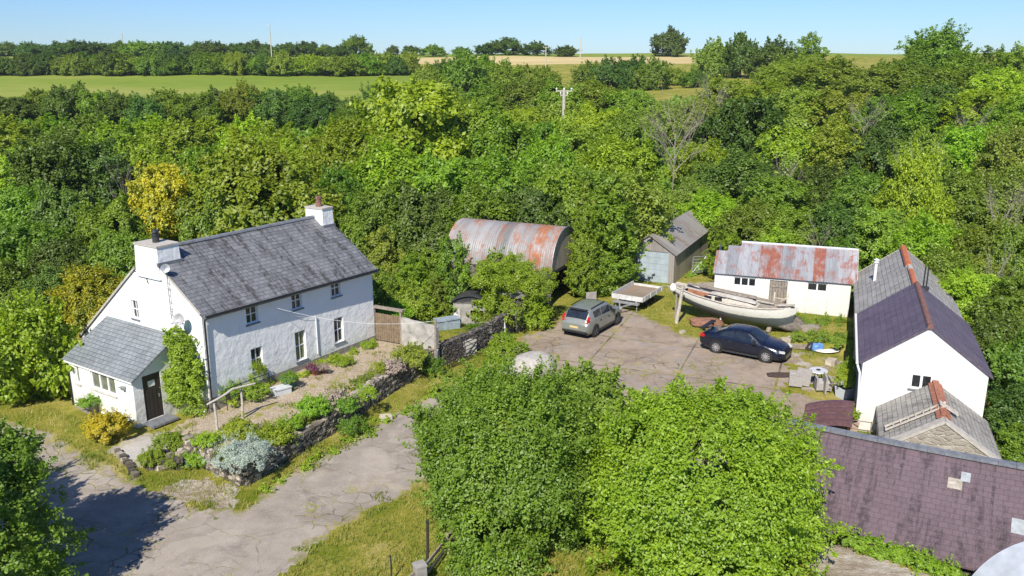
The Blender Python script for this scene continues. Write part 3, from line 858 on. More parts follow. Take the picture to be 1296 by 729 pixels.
fl.box((L2 - .2, -2.62, 4.62), (.3, .36, .12)); fl.build('flue_pipe', M['dark_metal'], barn)

E3, A3, L3, LM = 2.72, 4.46, 17.4, 12.3
rear = thing('grey_slate_outbuilding', 'older outbuilding with grey slate roof and bright orange ridge tiles behind the purple roof', 'outbuilding', OO, ORZ)
wb = MB()
prof = [(-W2, -1), (.04, -1), (.04, E3), (-W2 / 2, A3), (-W2, E3)]
x0 = L2 + .02
wb.polyholes(prof, [], lambda y, z: V(L3, y, z))
wb.face([V(x0, -W2, -1), V(L3, -W2, -1), V(L3, -W2, E3), V(x0, -W2, E3)]); wb.face([V(x0, .04, -1), V(L3, .04, -1), V(L3, .04, E3), V(x0, .04, E3)])
wb.build('wall', M['stone_pale'], rear)
s = (A3 - E3) / (W2 / 2)
for a, b, dz, nm in ((x0, LM, .08, 'roof'), (LM, L3, -.05, 'roof')):
    rb = MB()
    rb.slab(V(a, .24, E3 + dz - .2 * s), V(b, .24, E3 + dz - .2 * s), V(b, -W2 / 2, A3 + dz), V(a, -W2 / 2, A3 + dz), .08)
    rb.slab(V(b, -W2 - .2, E3 + dz - .2 * s), V(a, -W2 - .2, E3 + dz - .2 * s), V(a, -W2 / 2, A3 + dz), V(b, -W2 / 2, A3 + dz), .08)
    ro = rb.build(nm, M['slate_old'], rear)
    n = int((b - a) / .46)
    for mt, lo, hi in ((('terracotta_bright', 0, .78), ('cement', .78, 1.0)) if a == x0 else (('terracotta_bright', 0, 1.0),)):
        rt = MB()
        for k in range(n):
            if lo <= (k + .5) / n < hi: rt.tube([V(a + k * .46, -W2 / 2, A3 + dz), V(a + k * .46 + .45, -W2 / 2, A3 + dz - .01 * (k % 2))], .13 if a == x0 else .18, 8)
        if rt.v: rt.build('ridge_tile', M[mt], ro)
fl = MB(); fl.tube([V(13.4, -.75, 3.1), V(13.4, -.75, 4.25)], .08, 10); fl.lathe((13.4, -.75, 4.25), [(.08, 0), (.13, .02), (.13, .08), (.06, .1), (.06, .16), (.16, .17), (0, .26)], 10)
fl.build('flue_pipe', M['white_paint'], rear)

A4, E4, C4, H4, L4 = 2.46, 1.16, -2.72, 1.92, 4.25
ext = thing('low_stone_lean_to', 'low stone outhouse with lichened slate roof and red ridge tiles against the white gable', 'outhouse', OO, ORZ)
wb = MB()
wb.polyholes([(C4 - H4, -1.3), (C4 + H4, -1.3), (C4 + H4, E4), (C4, A4), (C4 - H4, E4)], [], lambda y, z: V(-L4 + .2, y, z))
for y in (C4 - H4, C4 + H4): wb.face([V(-L4 + .2, y, -1.3), V(-.004, y, -1.3), V(-.004, y, E4), V(-L4 + .2, y, E4)])
wb.build('wall', M['stone_pale'], ext)
rb = MB(); s = (A4 - E4) / H4
xa, xb = -L4 + .55, -.004
rb.slab(V(xa, C4 + H4 + .12, E4 + .08 - .12 * s), V(xb, C4 + H4 + .12, E4 + .08 - .12 * s), V(xb, C4, A4 + .08), V(xa, C4, A4 + .08), .08)
rb.slab(V(xb, C4 - H4 - .12, E4 + .08 - .12 * s), V(xa, C4 - H4 - .12, E4 + .08 - .12 * s), V(xa, C4, A4 + .08), V(xb, C4, A4 + .08), .08)
ro = rb.build('roof', M['slate_stone'], ext)
vb = MB()
for sg in (1, -1):
    e = V(-L4 + .37, C4 + sg * (H4 + .12), E4 + .04 - .12 * s); t = V(-L4 + .37, C4, A4 + .04)
    vb.bar(e, t, .42, .10)
vb.build('cement_verge', M['cement'], ro)
rt = MB()
for k in range(8): rt.box((-.28 - k * .45, C4, A4 + .09), (.44, .22, .16))
for k in range(8):
    for sg in (1, -1):
        rt.bar(V(-.28 - k * .45 - .22, C4 + sg * .13, A4 + .06), V(-.28 - k * .45 + .22, C4 + sg * .13, A4 + .06), .26, .04, up=V(0, sg * s, 1).normalized())
rt.build('ridge_tile', M['terracotta'], ro)
lad = thing('roof_ladder', 'grey roof ladder lying across the lichened outhouse roof', 'ladder', OO, ORZ)
for nm, xx in (('rail', -2.62), ('rail', -2.96)):
    q = MB(); q.bar(V(xx, C4 + H4 - .1, E4 + .20 + .1 * s), V(xx, C4 - .12, A4 + .26 + .0), .07, .06); q.build(nm, M['pale_wood'], lad)
q = MB()
for k in range(8):
    f = (k + .5) / 8; q.bar(V(-2.96, C4 + H4 * (1 - f), E4 + .2 + (A4 - E4) * f), V(-2.62, C4 + H4 * (1 - f), E4 + .2 + (A4 - E4) * f), .05, .03)
q.build('rung', M['pale_wood'], lad)
q = MB(); q.bar(V(-2.79, C4 + .1, A4 + .28), V(-2.79, C4 - .55, A4 - .08), .36, .05); q.build('ridge_hook', M['pale_wood'], lad)

# ---- purple slate barn in the foreground
BD = V(.8755, -.483, 0).normalized(); BO = V(9.40, 26.8, 0)
pb_ = thing('purple_slate_barn', 'broad purple slate barn roof with dark streaks and pale patches in the foreground', 'barn', BO, math.atan2(BD.y, BD.x))
LB, RZ_, EZ, DF, DB = 7.25, 3.0, 1.0, 3.15, 2.7
wb = MB()
EB = RZ_ - (RZ_ - EZ) / DF * DB
prof = [(-DF + .25, -1.6), (DB - .2, -1.6), (DB - .2, EB + .1), (0, RZ_ - .06), (-DF + .25, EZ + .12)]
for xx in (.15, LB - .15): wb.polyholes(prof, [], lambda y, z, xx=xx: V(xx, y, z))
for y, e in ((-DF + .25, EZ + .12), (DB - .2, EB + .1)): wb.face([V(.15, y, -1.6), V(LB - .15, y, -1.6), V(LB - .15, y, e), V(.15, y, e)])
wb.build('wall', M['stone_dark'], pb_)
rb = MB()
nseg = 9
# the front slope sags a little between its rafters, so it is built as a strip of slabs
zs = lambda x, f: -.10 * math.sin(math.pi * min(max(x / LB, 0), 1)) * (0.4 + .6 * (1 - abs(2 * f - 1)))
nv = 6
def rf(i, j):
    x = LB * i / nseg; f = j / nv
    return V(x, -DF * (1 - f), EZ + (RZ_ - EZ) * f + zs(x, f))
i0 = len(rb.v)
for i in range(nseg):
    for j in range(nv):
        rb.face([rf(i, j), rf(i + 1, j), rf(i + 1, j + 1), rf(i, j + 1)], 0, [(LB * a / nseg, 3.73 * b / nv) for a, b in ((i, j), (i + 1, j), (i + 1, j + 1), (i, j + 1))])
    rb.face([rf(i, 0), rf(i, 0) - Z * .07, rf(i + 1, 0) - Z * .07, rf(i + 1, 0)])
for j in range(nv):
    for i in (0, nseg): rb.face([rf(i, j), rf(i, j) - Z * .07, rf(i, j + 1) - Z * .07, rf(i, j + 1)])
for i in range(nseg):
    a, b = LB * i / nseg, LB * (i + 1) / nseg
    rb.face([rf(i, nv), rf(i + 1, nv), V(b, DB, EB), V(a, DB, EB)])
ro = rb.build('roof', M['slate_barn'], pb_)
rt = MB()
for k in range(15):
    x = k * .49
    rt.bar(V(x, 0, RZ_ + .02 + zs(x, 1)), V(x + .48, 0, RZ_ + .02 + zs(x + .48, 1)), .30, .09)
rt.build('ridge_tile', M['lead'], ro)
def patch(cx, f, wd, ht, mt):
    q = MB(); c = V(cx, -DF * (1 - f), EZ + (RZ_ - EZ) * f + zs(cx, f) + .012)
    d = V(0, DF, RZ_ - EZ).normalized(); n = X.cross(d)
    q.box(c + n * .006, (wd, ht, .022), mat=Matrix((X, d, n)).transposed()); q.build('roof_patch', mt, ro)
zp = simple('zinc_patch', (.36, .385, .40), .5, .2)
patch(5.55, .80, .26, .34, zp); patch(5.28, .72, .40, .38, M['stone_pale']); patch(7.02, .44, .36, .50, zp); patch(1.35, .38, .30, .26, zp)

# ---- white barrel roofed hut, bottom right corner
hut = thing('barrel_roofed_hut', 'white corrugated barrel roofed hut in the bottom right corner', 'hut', (14.2, 20.0, .35), R(-84))
q = MB(); RH = 2.2
def hr(i, j):
    t = math.pi * j / 40; return V(-i * .45, -RH * math.cos(t) , .3 + RH * .92 * math.sin(t))
i0 = len(q.v)
for i in range(10):
    for j in range(40):
        P = [hr(-i, j), hr(-i - 1, j), hr(-i - 1, j + 1), hr(-i, j + 1)]
        q.face(P, 0, [(i * .45, j * .157), (i * .45 + .45, j * .157), (i * .45 + .45, j * .157 + .157), (i * .45, j * .157 + .157)])
q.build('roof', simple('white_painted_sheets', (.46, .49, .54), .6, 0, .16, 2.2), hut, True)
q = MB(); q.polyholes([(-RH, 0)] + [(-RH * math.cos(math.pi * k / 20), .3 + RH * .92 * math.sin(math.pi * k / 20)) for k in range(21)] + [(RH, 0)], [], lambda y, z: V(.03, y, z)); q.build('end_wall', M['white_shed'], hut)

# ---- boat shed: white walls, rusty roof
SD0 = V(12.28, 49.6, 0); sd = (V(19.54, 47.0, 0) - SD0).normalized()
shed = thing('whitewashed_shed', 'low whitewashed shed under a rusty corrugated roof behind the old boat', 'shed', SD0, math.atan2(sd.y, sd.x))
LS, DS, ES, AS = 7.7, 4.1, 2.5, 3.98
wb = MB()
ops = [(1.12, 2.42, 1.80, 2.34), (3.22, 4.22, .55, 2.32), (5.32, 6.42, 1.86, 2.36)]
wall(wb, [(0, 0), (LS, 0), (LS, ES), (0, ES)], ops, (0, 0, 0), X, -Y, .14)
prof = [(0, 0), (DS, 0), (DS, ES), (DS / 2, AS), (0, ES)]
for xx in (0, LS): wb.polyholes(prof, [], lambda y, z, xx=xx: V(xx, y, z))
wb.face([V(0, DS, 0), V(LS, DS, 0), V(LS, DS, ES), V(0, DS, ES)])
wb.build('wall', M['white_shed'], shed)
window(shed, (0, 0, 0), X, -Y, ops[0], 3, 1, .09, fw=.05, mull=.04, sill=False)
window(shed, (0, 0, 0), X, -Y, ops[2], 2, 1, .09, fw=.05, mull=.04, sill=False)
dm = MB()
for k in range(6): face_box(dm, (0, 0, 0), X, -Y, 3.24 + k * .162, 3.385 + k * .162, .56, 2.30 - .02 * (k % 3), -.10, -.06 + .006 * (k % 2))
for zz in (.95, 1.9): face_box(dm, (0, 0, 0), X, -Y, 3.26, 4.18, zz, zz + .10, -.05, -.025)
dm.build('door', M['grey_wood'], shed)
rb = MB(); s = (AS - ES) / (DS / 2)
def strip(x0, x1, f):
    n = max(1, int((x1 - x0) / .0375)); 
    for k in range(n):
        a = x0 + (x1 - x0) * k / n; b = x0 + (x1 - x0) * (k + 1) / n
        ca = .014 * math.sin(a / .15 * 2 * math.pi); cb = .014 * math.sin(b / .15 * 2 * math.pi)
        y1 = -.14 + (DS / 2 + .14) * f; z0 = ES + .09 - .14 * s; z1 = z0 + (y1 + .14) * s; Ls = math.hypot(y1 + .14, z1 - z0)
        rb.face([V(a, -.14, z0 + ca), V(b, -.14, z0 + cb), V(b, y1, z1 + cb), V(a, y1, z1 + ca)], 0, [(a, 0), (b, 0), (b, Ls), (a, Ls)])
strip(-.12, .55, .70); strip(.55, 1.3, .88); strip(1.3, LS + .28, 1.0)
rb.slab(V(LS + .28, DS + .14, ES + .09 - .14 * s), V(-.1, DS + .14, ES + .09 - .14 * s), V(1.3, DS / 2, AS + .085), V(LS + .28, DS / 2, AS + .085), .02)
ro = rb.build('roof', M['rust_shed'], shed)
q = MB(); q.tube([V(1.3, DS / 2, AS + .10), V(LS + .28, DS / 2, AS + .10)], .07, 8); q.build('ridge_cap', M['tin_white'], ro)
q = MB(); q.bar(V(LS + .30, -.14, ES + .05 - .14 * s), V(LS + .30, DS / 2, AS + .05), .03, .18); q.build('bargeboard', M['pale_wood'], ro)

# ---- garage
GAZ = R(25.6); GO = V(11.12, 56.3, 0)
gar = thing('corrugated_garage', 'brown corrugated garage with a pale blue grey door beside the trailer', 'garage', GO, math.pi / 2 - GAZ)
WG, EG, AG, LG = 3.6, 2.05, 3.2, 11.0
wb = MB(); gop = [(2.5 - 2.05, 2.5 + .1, -.1, 2.10)]
wall(wb, [(0, -.3), (WG, -.3), (WG, EG), (WG / 2, AG), (0, EG)], [(.42, 2.62, -.05, 2.16)], (0, 0, 0), Y, -X, .10)
for y in (0, WG):
    n = 70
    wb.face([V(0, y, -.3), V(LG, y, -.3), V(LG, y, EG), V(0, y, EG)], 1)
wb.polyholes([(0, -.3), (WG, -.3), (WG, EG), (WG / 2, AG), (0, EG)], [], lambda y, z: V(LG, y, z))
wb.build('wall', [M['iron_brown'], M['iron_dark']], gar)
dm = MB(); face_box(dm, (0, 0, 0), Y, -X, .43, 2.61, -.05, 2.15, -.09, -.05)
for k in range(5): face_box(dm, (0, 0, 0), Y, -X, .47, 2.57, .0 + k * .43, .39 + k * .43, -.049, -.035)
dm.build('garage_door', M['grey_paint'], gar)
rb = MB(); s = (AG - EG) / (WG / 2)
rb.slab(V(LG, -.15, EG + .07 - .15 * s), V(-.12, -.15, EG + .07 - .15 * s), V(-.12, WG / 2, AG + .07), V(LG, WG / 2, AG + .07), .03)
rb.slab(V(-.12, WG + .15, EG + .07 - .15 * s), V(LG, WG + .15, EG + .07 - .15 * s), V(LG, WG / 2, AG + .07), V(-.12, WG / 2, AG + .07), .03)
rb.build('roof', M['iron_brown'], gar)

# ---- arched barn
AAZ = R(114.5); AO = V(2.42, 50.8, 0)
ab_ = thing('arched_barn', 'barrel roofed corrugated barn, grey with orange rust, half hidden by bushes', 'barn', AO, math.pi / 2 - AAZ)
RA, SPR, LA = 2.42, 2.2, 7.5
q = MB(); nt_ = 36; nx_ = 200
for i in range(nx_):
    a = -LA + (LA + .05) * i / nx_; b = -LA + (LA + .05) * (i + 1) / nx_
    for j in range(nt_):
        t0 = math.pi * j / nt_; t1 = math.pi * (j + 1) / nt_
        def pt(x, t):
            r = RA + .014 * math.sin(x / .15 * 2 * math.pi); return V(x, RA - r * math.cos(t), SPR + r * math.sin(t))
        q.face([pt(a, t0), pt(b, t0), pt(b, t1), pt(a, t1)], 0, [(a + 20, t0 * RA), (b + 20, t0 * RA), (b + 20, t1 * RA), (a + 20, t1 * RA)])
q.build('roof', M['rust_arch'], ab_, True)
arc = lambda k, n=24, r=RA - .03: (RA - r * math.cos(math.pi * k / n), SPR + r * math.sin(math.pi * k / n))
q = MB(); q.polyholes([(.03, SPR - .15)] + [arc(k) for k in range(25)] + [(2 * RA - .03, SPR - .15)], [], lambda y, z: V(-.02, y, z)); q.build('end_cladding', M['iron_dark'], ab_)
q = MB(); q.polyholes([(.03, 0)] + [arc(k) for k in range(25)] + [(2 * RA - .03, 0)], [], lambda y, z: V(-LA + .02, y, z))
for y in (.05, 2 * RA - .05): q.face([V(-LA, y, 0), V(0, y, 0), V(0, y, SPR), V(-LA, y, SPR)])
q.build('wall', M['stone_dark'], ab_)
q = MB()
for k in range(25): q.bar(V(.04, *arc(k, 25, RA + .01)), V(.04, *arc(k + 1, 25, RA + .01)), .05, .05)
q.build('verge_trim', M['steel'], ab_)
q = MB(); q.bar(V(-.05, 0, SPR - .12), V(-.05, 2 * RA, SPR - .12), .12, .2); q.build('lintel', M['dark_wood'], ab_)

# ---- ivy clad stone outhouse before the arched barn
IO = g(656, 420); ID = (g(700, 404) - IO).normalized()
ivh = thing('stone_outhouse', 'ruined dark stone outhouse overgrown with ivy beside the grey car', 'outhouse', IO, math.atan2(ID.y, ID.x))
q = MB(); q.box((1.2, 1.4, .9), (2.5, 2.8, 2.2)); q.build('wall', M['stone_dark'], ivh)
q = MB(); q.box((1.2, 1.4, 2.07), (2.7, 3.0, .12)); q.build('roof_slab', M['render_grey'], ivh)

# ---- small shed with black curved roof
SO = g(574, 405, .4)
sh2 = thing('small_shed', 'small grey rendered shed with a curved black felt roof among the bushes', 'shed', SO, R(-8))
q = MB()
wall(q, [(0, -.4), (1.95, -.4), (1.95, 1.15), (0, 1.15)], [(1.0, 1.75, .15, .62)], (0, 0, 0), X, -Y, .3)
for xx in (0, 1.95): q.face([V(xx, 0, -.4), V(xx, 1.9, -.4), V(xx, 1.9, 1.2), V(xx, 0, 1.15)])
q.face([V(0, 1.9, -.4), V(1.95, 1.9, -.4), V(1.95, 1.9, 1.2), V(0, 1.9, 1.2)])
q.build('wall', M['render_grey'], sh2)
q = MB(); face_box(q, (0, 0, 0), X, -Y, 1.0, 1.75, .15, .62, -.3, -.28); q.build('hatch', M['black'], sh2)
q = MB()
def cr(i, j): t = i / 14; return V(-.12 + 2.2 * t, -.12 + 2.2 * j, 1.14 + .42 * math.sin(math.pi * t) ** .8)
for i in range(14):
    q.face([cr(i, 0), cr(i + 1, 0), cr(i + 1, 1), cr(i, 1)]); q.face([cr(i, 0), cr(i, 0) - Z * .08, cr(i + 1, 0) - Z * .08, cr(i + 1, 0)])
q.polyholes([(0, 1.0)] + [(.02 + 1.9 * i / 14, 1.10 + .40 * math.sin(math.pi * i / 14) ** .8) for i in range(15)] + [(1.95, 1.0)], [], lambda x, z: V(x, .0, z))
q.build('roof', M['roof_felt'], sh2)

# ------------------------------------------------------------------ vehicles
def m_paint(name, c, rough=.28, metal=.4):
    q = NG(name)
    cc = q.ramp(q.noise(q.co(), 1.2, 5, .6), [(.3, tuple(x * .9 for x in c)), (.7, tuple(x * 1.1 for x in c))])
    q.fin(cc, q.ramp(q.noise(q.co(), 5, 4, .6), [(.3, rough), (.7, rough + .14)]), metal, .5)
    q.b.inputs['Coat Weight'].default_value = .6; q.b.inputs['Coat Roughness'].default_value = .12
    return q.m

def smooth_interp(xs, px, pz, k=5):
    y = np.interp(xs, px, pz)
    for _ in range(k):
        y[1:-1] = .25 * y[:-2] + .5 * y[1:-1] + .25 * y[2:]
    return y

class Car:
    def __init__(c, name, label, loc, rz, L, W, base, top, belt, hwp, rwp, paint, wb, wr, zb=.24, ax0=None):
        c.root = thing(name, label, 'car', loc, rz)
        c.N = 90; c.L = L
        c.xs = np.linspace(-L / 2, L / 2, c.N)
        c.T = smooth_interp(c.xs, *zip(*top)); c.B = np.minimum(smooth_interp(c.xs, *zip(*belt)), c.T - .05)
        c.hw = smooth_interp(c.xs, *zip(*hwp)) * W / 2; c.rw = smooth_interp(c.xs, *zip(*rwp)) * W / 2
        c.zb = smooth_interp(c.xs, *zip(*base))
        mb = MB(); n = c.N
        def sect(i):
            h, r, T, B, z0 = c.hw[i], c.rw[i], c.T[i], c.B[i], c.zb[i]
            half = [(h * .86, z0), (h * .97, z0 + .07), (h * 1.0, z0 + .2), (h * 1.005, z0 + .36), (h * .99, max(z0 + .38, B - .12)), (h * .965, B), (r, max(B + .01, T - .075)), (r * .93, T - .035), (r * .75, T - .012), (r * .4, T), (0, T + .006)]
            return [(-y, z) for y, z in half] + [(y, z) for y, z in reversed(half[:-1])]
        S = [sect(i) for i in range(n)]; k = len(S[0])
        mb.grid(lambda i, j: (c.xs[i], S[i][j][0], S[i][j][1]), n, k)
        for i in (0, n - 1):
            mb.face([(c.xs[i], y, z) for y, z in S[i]])
        mb.face([(-L / 2 + .1, -W * .43, .26), (L / 2 - .1, -W * .43, .26), (L / 2 - .1, W * .43, .26), (-L / 2 + .1, W * .43, .26)])
        c.body = mb.build('body', paint, c.root, True)
        c.W = W
        c.ax = (-wb / 2 + (ax0 or 0), wb / 2 + (ax0 or 0)); c.wr = wr
    def at(c, arr, x): return float(np.interp(x, c.xs, arr))
    def side_glass(c, x0, x1, f0=.14, f1=.86, off=.010, name='side_window', mat=None):
        for sg in (1, -1):
            q = MB(); n = 10
            def fn(i, j):
                x = x0 + (x1 - x0) * i / (n - 1)
                h, r, T, B = c.at(c.hw, x) * .965, c.at(c.rw, x), c.at(c.T, x) - .075, c.at(c.B, x)
                f = f0 + (f1 - f0) * j
                return (x, sg * (h + (r - h) * f + off), B + (T - B) * f + off * .4)
            q.grid(fn, n, 2); q.build(name, mat or M['car_glass'], c.root)
    def top_glass(c, x0, x1, wf=.88, off=.012, name='windscreen', w2=None):
        q = MB(); n = 10; w2 = w2 or wf
        def fn(i, j):
            x = x0 + (x1 - x0) * i / (n - 1); r = c.at(c.rw, x); T = c.at(c.T, x); t = (j / 6 * 2 - 1)
            y = t * r * (wf + (w2 - wf) * i / (n - 1))
            a = abs(y) / r
            z = np.interp(a, [0, .4, .75, .93, 1], [T + .006, T, T - .012, T - .035, T - .075])
            return (x - off * .5 * (1 if x < 0 else -1), y, z + off)
        q.grid(fn, n, 7); return q.build(name, M['car_glass'], c.root)
    def wheels(c, rim_mat, spokes=5, tyre_w=.22):
        for x in c.ax:
            for sg in (1, -1):
                hwx = c.at(c.hw, x)
                A = Matrix.Rotation(R(-90 * sg), 3, 'X')
                r = c.wr
                q = MB(); q.lathe((x, sg * (hwx + .008), r + .02), [(.0, .0), (r + .055, .0), (r + .055, -.05)], 28, 0, A); q.build('wheel_arch', M['black'], c.root)
                q = MB(); y0 = sg * (hwx - tyre_w + .035)
                q.lathe((x, y0, r), [(r * .66, 0), (r * .9, 0), (r, .03), (r, tyre_w - .03), (r * .93, tyre_w), (r * .70, tyre_w - .01), (r * .66, tyre_w - .02)], 28, 0, A)
                wo = q.build('wheel', M['tyre'], c.root, False)
                q = MB(); q.lathe((x, y0, r), [(r * .69, tyre_w - .02), (r * .64, tyre_w - .015), (r * .62, tyre_w - .06), (.0, tyre_w - .06)], 24, 0, A)
                for s_ in range(spokes):
                    t = 2 * math.pi * s_ / spokes + .3
                    d = V(math.cos(t), 0, math.sin(t)); c0 = V(x, sg * (hwx + .018), r)
                    q.bar(c0 + d * .03, c0 + d * r * .66, .045 if spokes > 7 else .07, .03, up=V(0, sg, 0))
                q.lathe((x, y0, r), [(.0, tyre_w + .012), (.06, tyre_w + .01), (.07, tyre_w - .05)], 12, 0, A)
                q.build('rim', rim_mat, wo)
    def box(c, name, mat, boxes):
        q = MB()
        for cc, ss in boxes: q.box(cc, ss)
        return q.build(name, mat, c.root)

# grey-green hatchback
h = Vector((.547, .837, 0)); lf = Vector((-.837, .547, 0))
cpos = Vector((5.31, 46.02, 0)) + lf * .80
suv = Car('parked_car', 'pale grey green crossover car parked with its tail lights towards the lane', cpos, math.atan2(h.y, h.x), 4.42, 1.86,
    [(-2.2, .42), (-2.0, .30), (-1.8, .22), (1.8, .22), (2.05, .26), (2.2, .36)],
    [(-2.21, .84), (-2.14, 1.00), (-2.02, 1.12), (-1.72, 1.50), (-1.50, 1.585), (-.8, 1.64), (.1, 1.64), (.45, 1.59), (1.12, 1.10), (1.7, 1.03), (2.05, .92), (2.18, .70), (2.21, .55)],
    [(-2.2, .80), (-2.0, 1.06), (-1.4, 1.05), (.9, .98), (1.2, 1.0), (2.2, .6)],
    [(-2.21, .84), (-2.12, .93), (-1.8, .985), (-1.2, 1.0), (1.3, 1.0), (1.8, .97), (2.08, .86), (2.21, .62)],
    [(-2.21, .80), (-2.0, .80), (-1.6, .74), (0, .76), (.5, .78), (1.15, .86), (1.9, .86), (2.21, .6)],
    m_paint('grey_green_metallic', (.27, .29, .265), .3, .4), 2.70, .35)
suv.side_glass(-1.42, -.62, .16, .84); suv.side_glass(-.55, .42, .16, .84); suv.side_glass(.48, .82, .2, .78)
suv.top_glass(-2.03, -1.70, .86, .016, 'rear_window', .90); suv.top_glass(.46, 1.10, .86, .014, 'windscreen', .92)
suv.wheels(M['alloy_dark'], 5)
for sg in (1, -1):
    q = MB(); q.bar((-1.45, sg * .64, 1.625), (.1, sg * .66, 1.685), .04, .04); q.build('roof_rail', M['black'], suv.root)
    q = MB(); q.box((.62, sg * 1.0, 1.08), (.14, .2, .14)); q.build('wing_mirror', M['black'], suv.root)
    q = MB(); q.bar((-2.01, sg * .76, .90), (-2.04, sg * .80, 1.13), .16, .12); q.bar((-1.84, sg * .74, 1.22), (-2.02, sg * .77, 1.06), .14, .10); q.box((-2.07, sg * .64, .93), (.12, .32, .10)); q.build('tail_light', M['red_light'], suv.root)
    q = MB(); q.box((2.02, sg * .66, .78), (.2, .3, .12)); q.build('headlight', M['clear_light'], suv.root)
    q = MB()
    for xx in (-.35, .62): q.box((xx - .42, sg * (.94), .86), (.16, .03, .03))
    q.build('door_handle', M['black'], suv.root)
suv.box('number_plate', M['plate_yellow'], [((-2.222, 0, .66), (.02, .52, .11))])
suv.box('rear_bumper', M['black'], [((-2.13, 0, .40), (.16, 1.5, .16))])
suv.box('sill_trim', M['dark_metal'], [((0, .93, .30), (1.9, .03, .10)), ((0, -.93, .30), (1.9, .03, .10))])
suv.box('spoiler', M['dark_metal'], [((-1.72, 0, 1.565), (.22, 1.1, .03))])

# dark blue saloon
h = Vector((.826, -.562, 0)); lf = Vector((.562, .826, 0))
cpos = Vector((11.90, 41.55, 0)) + lf * .74
sed = Car('parked_car', 'dark navy saloon car with a boot spoiler and silver multi spoke wheels', cpos, math.atan2(h.y, h.x), 4.52, 1.77,
    [(-2.26, .36), (-2.0, .24), (-1.8, .19), (1.8, .19), (2.05, .18), (2.26, .24)],
    [(-2.26, .80), (-2.20, .95), (-2.05, 1.01), (-1.55, 1.04), (-.80, 1.38), (-.35, 1.425), (.15, 1.41), (.35, 1.375), (1.08, .97), (1.6, .90), (2.0, .78), (2.2, .62), (2.26, .48)],
    [(-2.26, .74), (-2.0, .95), (-1.4, .95), (.8, .89), (1.2, .9), (2.26, .5)],
    [(-2.26, .86), (-2.1, .95), (-1.6, 1.0), (1.5, 1.0), (1.9, .95), (2.15, .80), (2.26, .60)],
    [(-2.26, .80), (-1.6, .82), (-.8, .70), (0, .70), (.4, .74), (1.1, .86), (1.9, .82), (2.26, .55)],
    m_paint('dark_navy_metallic', (.010, .014, .030), .2, .35), 2.64, .325, ax0=.02)
sed.side_glass(-1.15, -.42, .14, .84); sed.side_glass(-.36, .52, .14, .84); sed.side_glass(.56, .78, .16, .7)
sed.top_glass(-1.48, -.86, .90, .014, 'rear_window', .88); sed.top_glass(.40, 1.04, .88, .014, 'windscreen', .92)
sed.wheels(M['alloy'], 10)
for sg in (1, -1):
    q = MB(); q.box((.72, sg * .95, .95), (.12, .18, .12)); q.build('wing_mirror', M['black'], sed.root)
    q = MB(); q.box((-2.17, sg * .66, .84), (.14, .34, .14)); q.bar((-2.12, sg * .80, .82), (-1.98, sg * .855, .86), .1, .14); q.build('tail_light', M['red_light'], sed.root)
    q = MB(); q.bar((2.17, sg * .56, .60), (1.96, sg * .76, .66), .14, .11); q.build('headlight', M['clear_light'], sed.root)
    q = MB(); q.box((-.55, sg * .895, .80), (.16, .03, .03)); q.box((.35, sg * .90, .78), (.16, .03, .03)); q.build('door_handle', M['dark_metal'], sed.root)
    q = MB(); q.box((0, sg * .885, .24), (1.9, .05, .09)); q.build('side_skirt', M['dark_metal'], sed.root)
q = MB(); q.box((-2.14, 0, 1.22), (.26, 1.5, .035))
for sg in (1, -1): q.box((-2.12, sg * .62, 1.12), (.16, .04, .2)); q.box((-2.14, sg * .75, 1.2), (.28, .02, .12))
q.build('spoiler', M['black'], sed.root)
sed.box('grille', M['black'], [((2.20, 0, .40), (.1, .9, .16))])

# flatbed trailer
def ax2(a, b): d = (Vector(b) - Vector(a)); d.z = 0; return d.normalized()
TA, TB = V(7.94, 49.51, 0), V(9.69, 52.42, 0)
td = ax2(TA, TB); tl = Vector((-td.y, td.x, 0))
tr = thing('flatbed_trailer', 'empty flatbed trailer with white sides and a rusty brown deck under the trees', 'trailer', TA + (TB - TA) * .5 + tl * 1.0, math.atan2(td.y, td.x))
TL, TW = 3.4, 2.05
q = MB(); q.box((0, 0, .68), (TL, TW, .06)); q.build('deck', m_rust('trailer_deck', .9, .62, base=((.22, .17, .13), (.34, .27, .21)), rust=((.24, .11, .05), (.34, .18, .09))), tr)
side = simple('dirty_white_sides', (.56, .56, .54), .6, 0, .22, 5)
for c, s in (((0, -TW / 2, .80), (TL, .04, .30)), ((0, TW / 2, .82), (TL, .04, .34)), ((-TL / 2, 0, .80), (.04, TW - .06, .30)), ((TL / 2, 0, .76), (.04, TW - .06, .18))):
    q = MB(); q.box(c, s)
    for k in range(4):
        if s[0] > 1: q.box((c[0] - TL / 2 + .3 + k * .93, c[1] + (-.03 if c[1] < 0 else .03), c[2]), (.06, .03, s[2]))
        else: q.box((c[0] + (-.03 if c[0] < 0 else .03), -TW / 2 + .25 + k * .5, c[2]), (.03, .06, s[2]))
    q.build('side_board', side, tr)
q = MB(); q.box((0, -.6, .56), (TL, .1, .14)); q.box((0, .6, .56), (TL, .1, .14)); q.bar((-TL / 2, -.5, .5), (-TL / 2 - 1.1, 0, .45), .08, .08); q.bar((-TL / 2, .5, .5), (-TL / 2 - 1.1, 0, .45), .08, .08)
q.box((-TL / 2 - .15, 0, .52), (.3, 1.7, .1)); q.build('chassis', M['steel'], tr)
for x in (-.38, .38):
    for y in (-.78, .78):
        q = MB(); q.lathe((x, y - .09, .29), [(.15, 0), (.27, 0), (.29, .03), (.29, .15), (.27, .18), (.15, .18)], 20, 0, Matrix.Rotation(R(-90), 3, 'X')); q.build('wheel', M['tyre'], tr)
for y in (-.7, .7):
    q = MB(); q.tube([(-TL / 2 - .1, y, .55), (-TL / 2 - .1, y, .02)], .035, 8); q.build('prop_stand', M['steel'], tr)

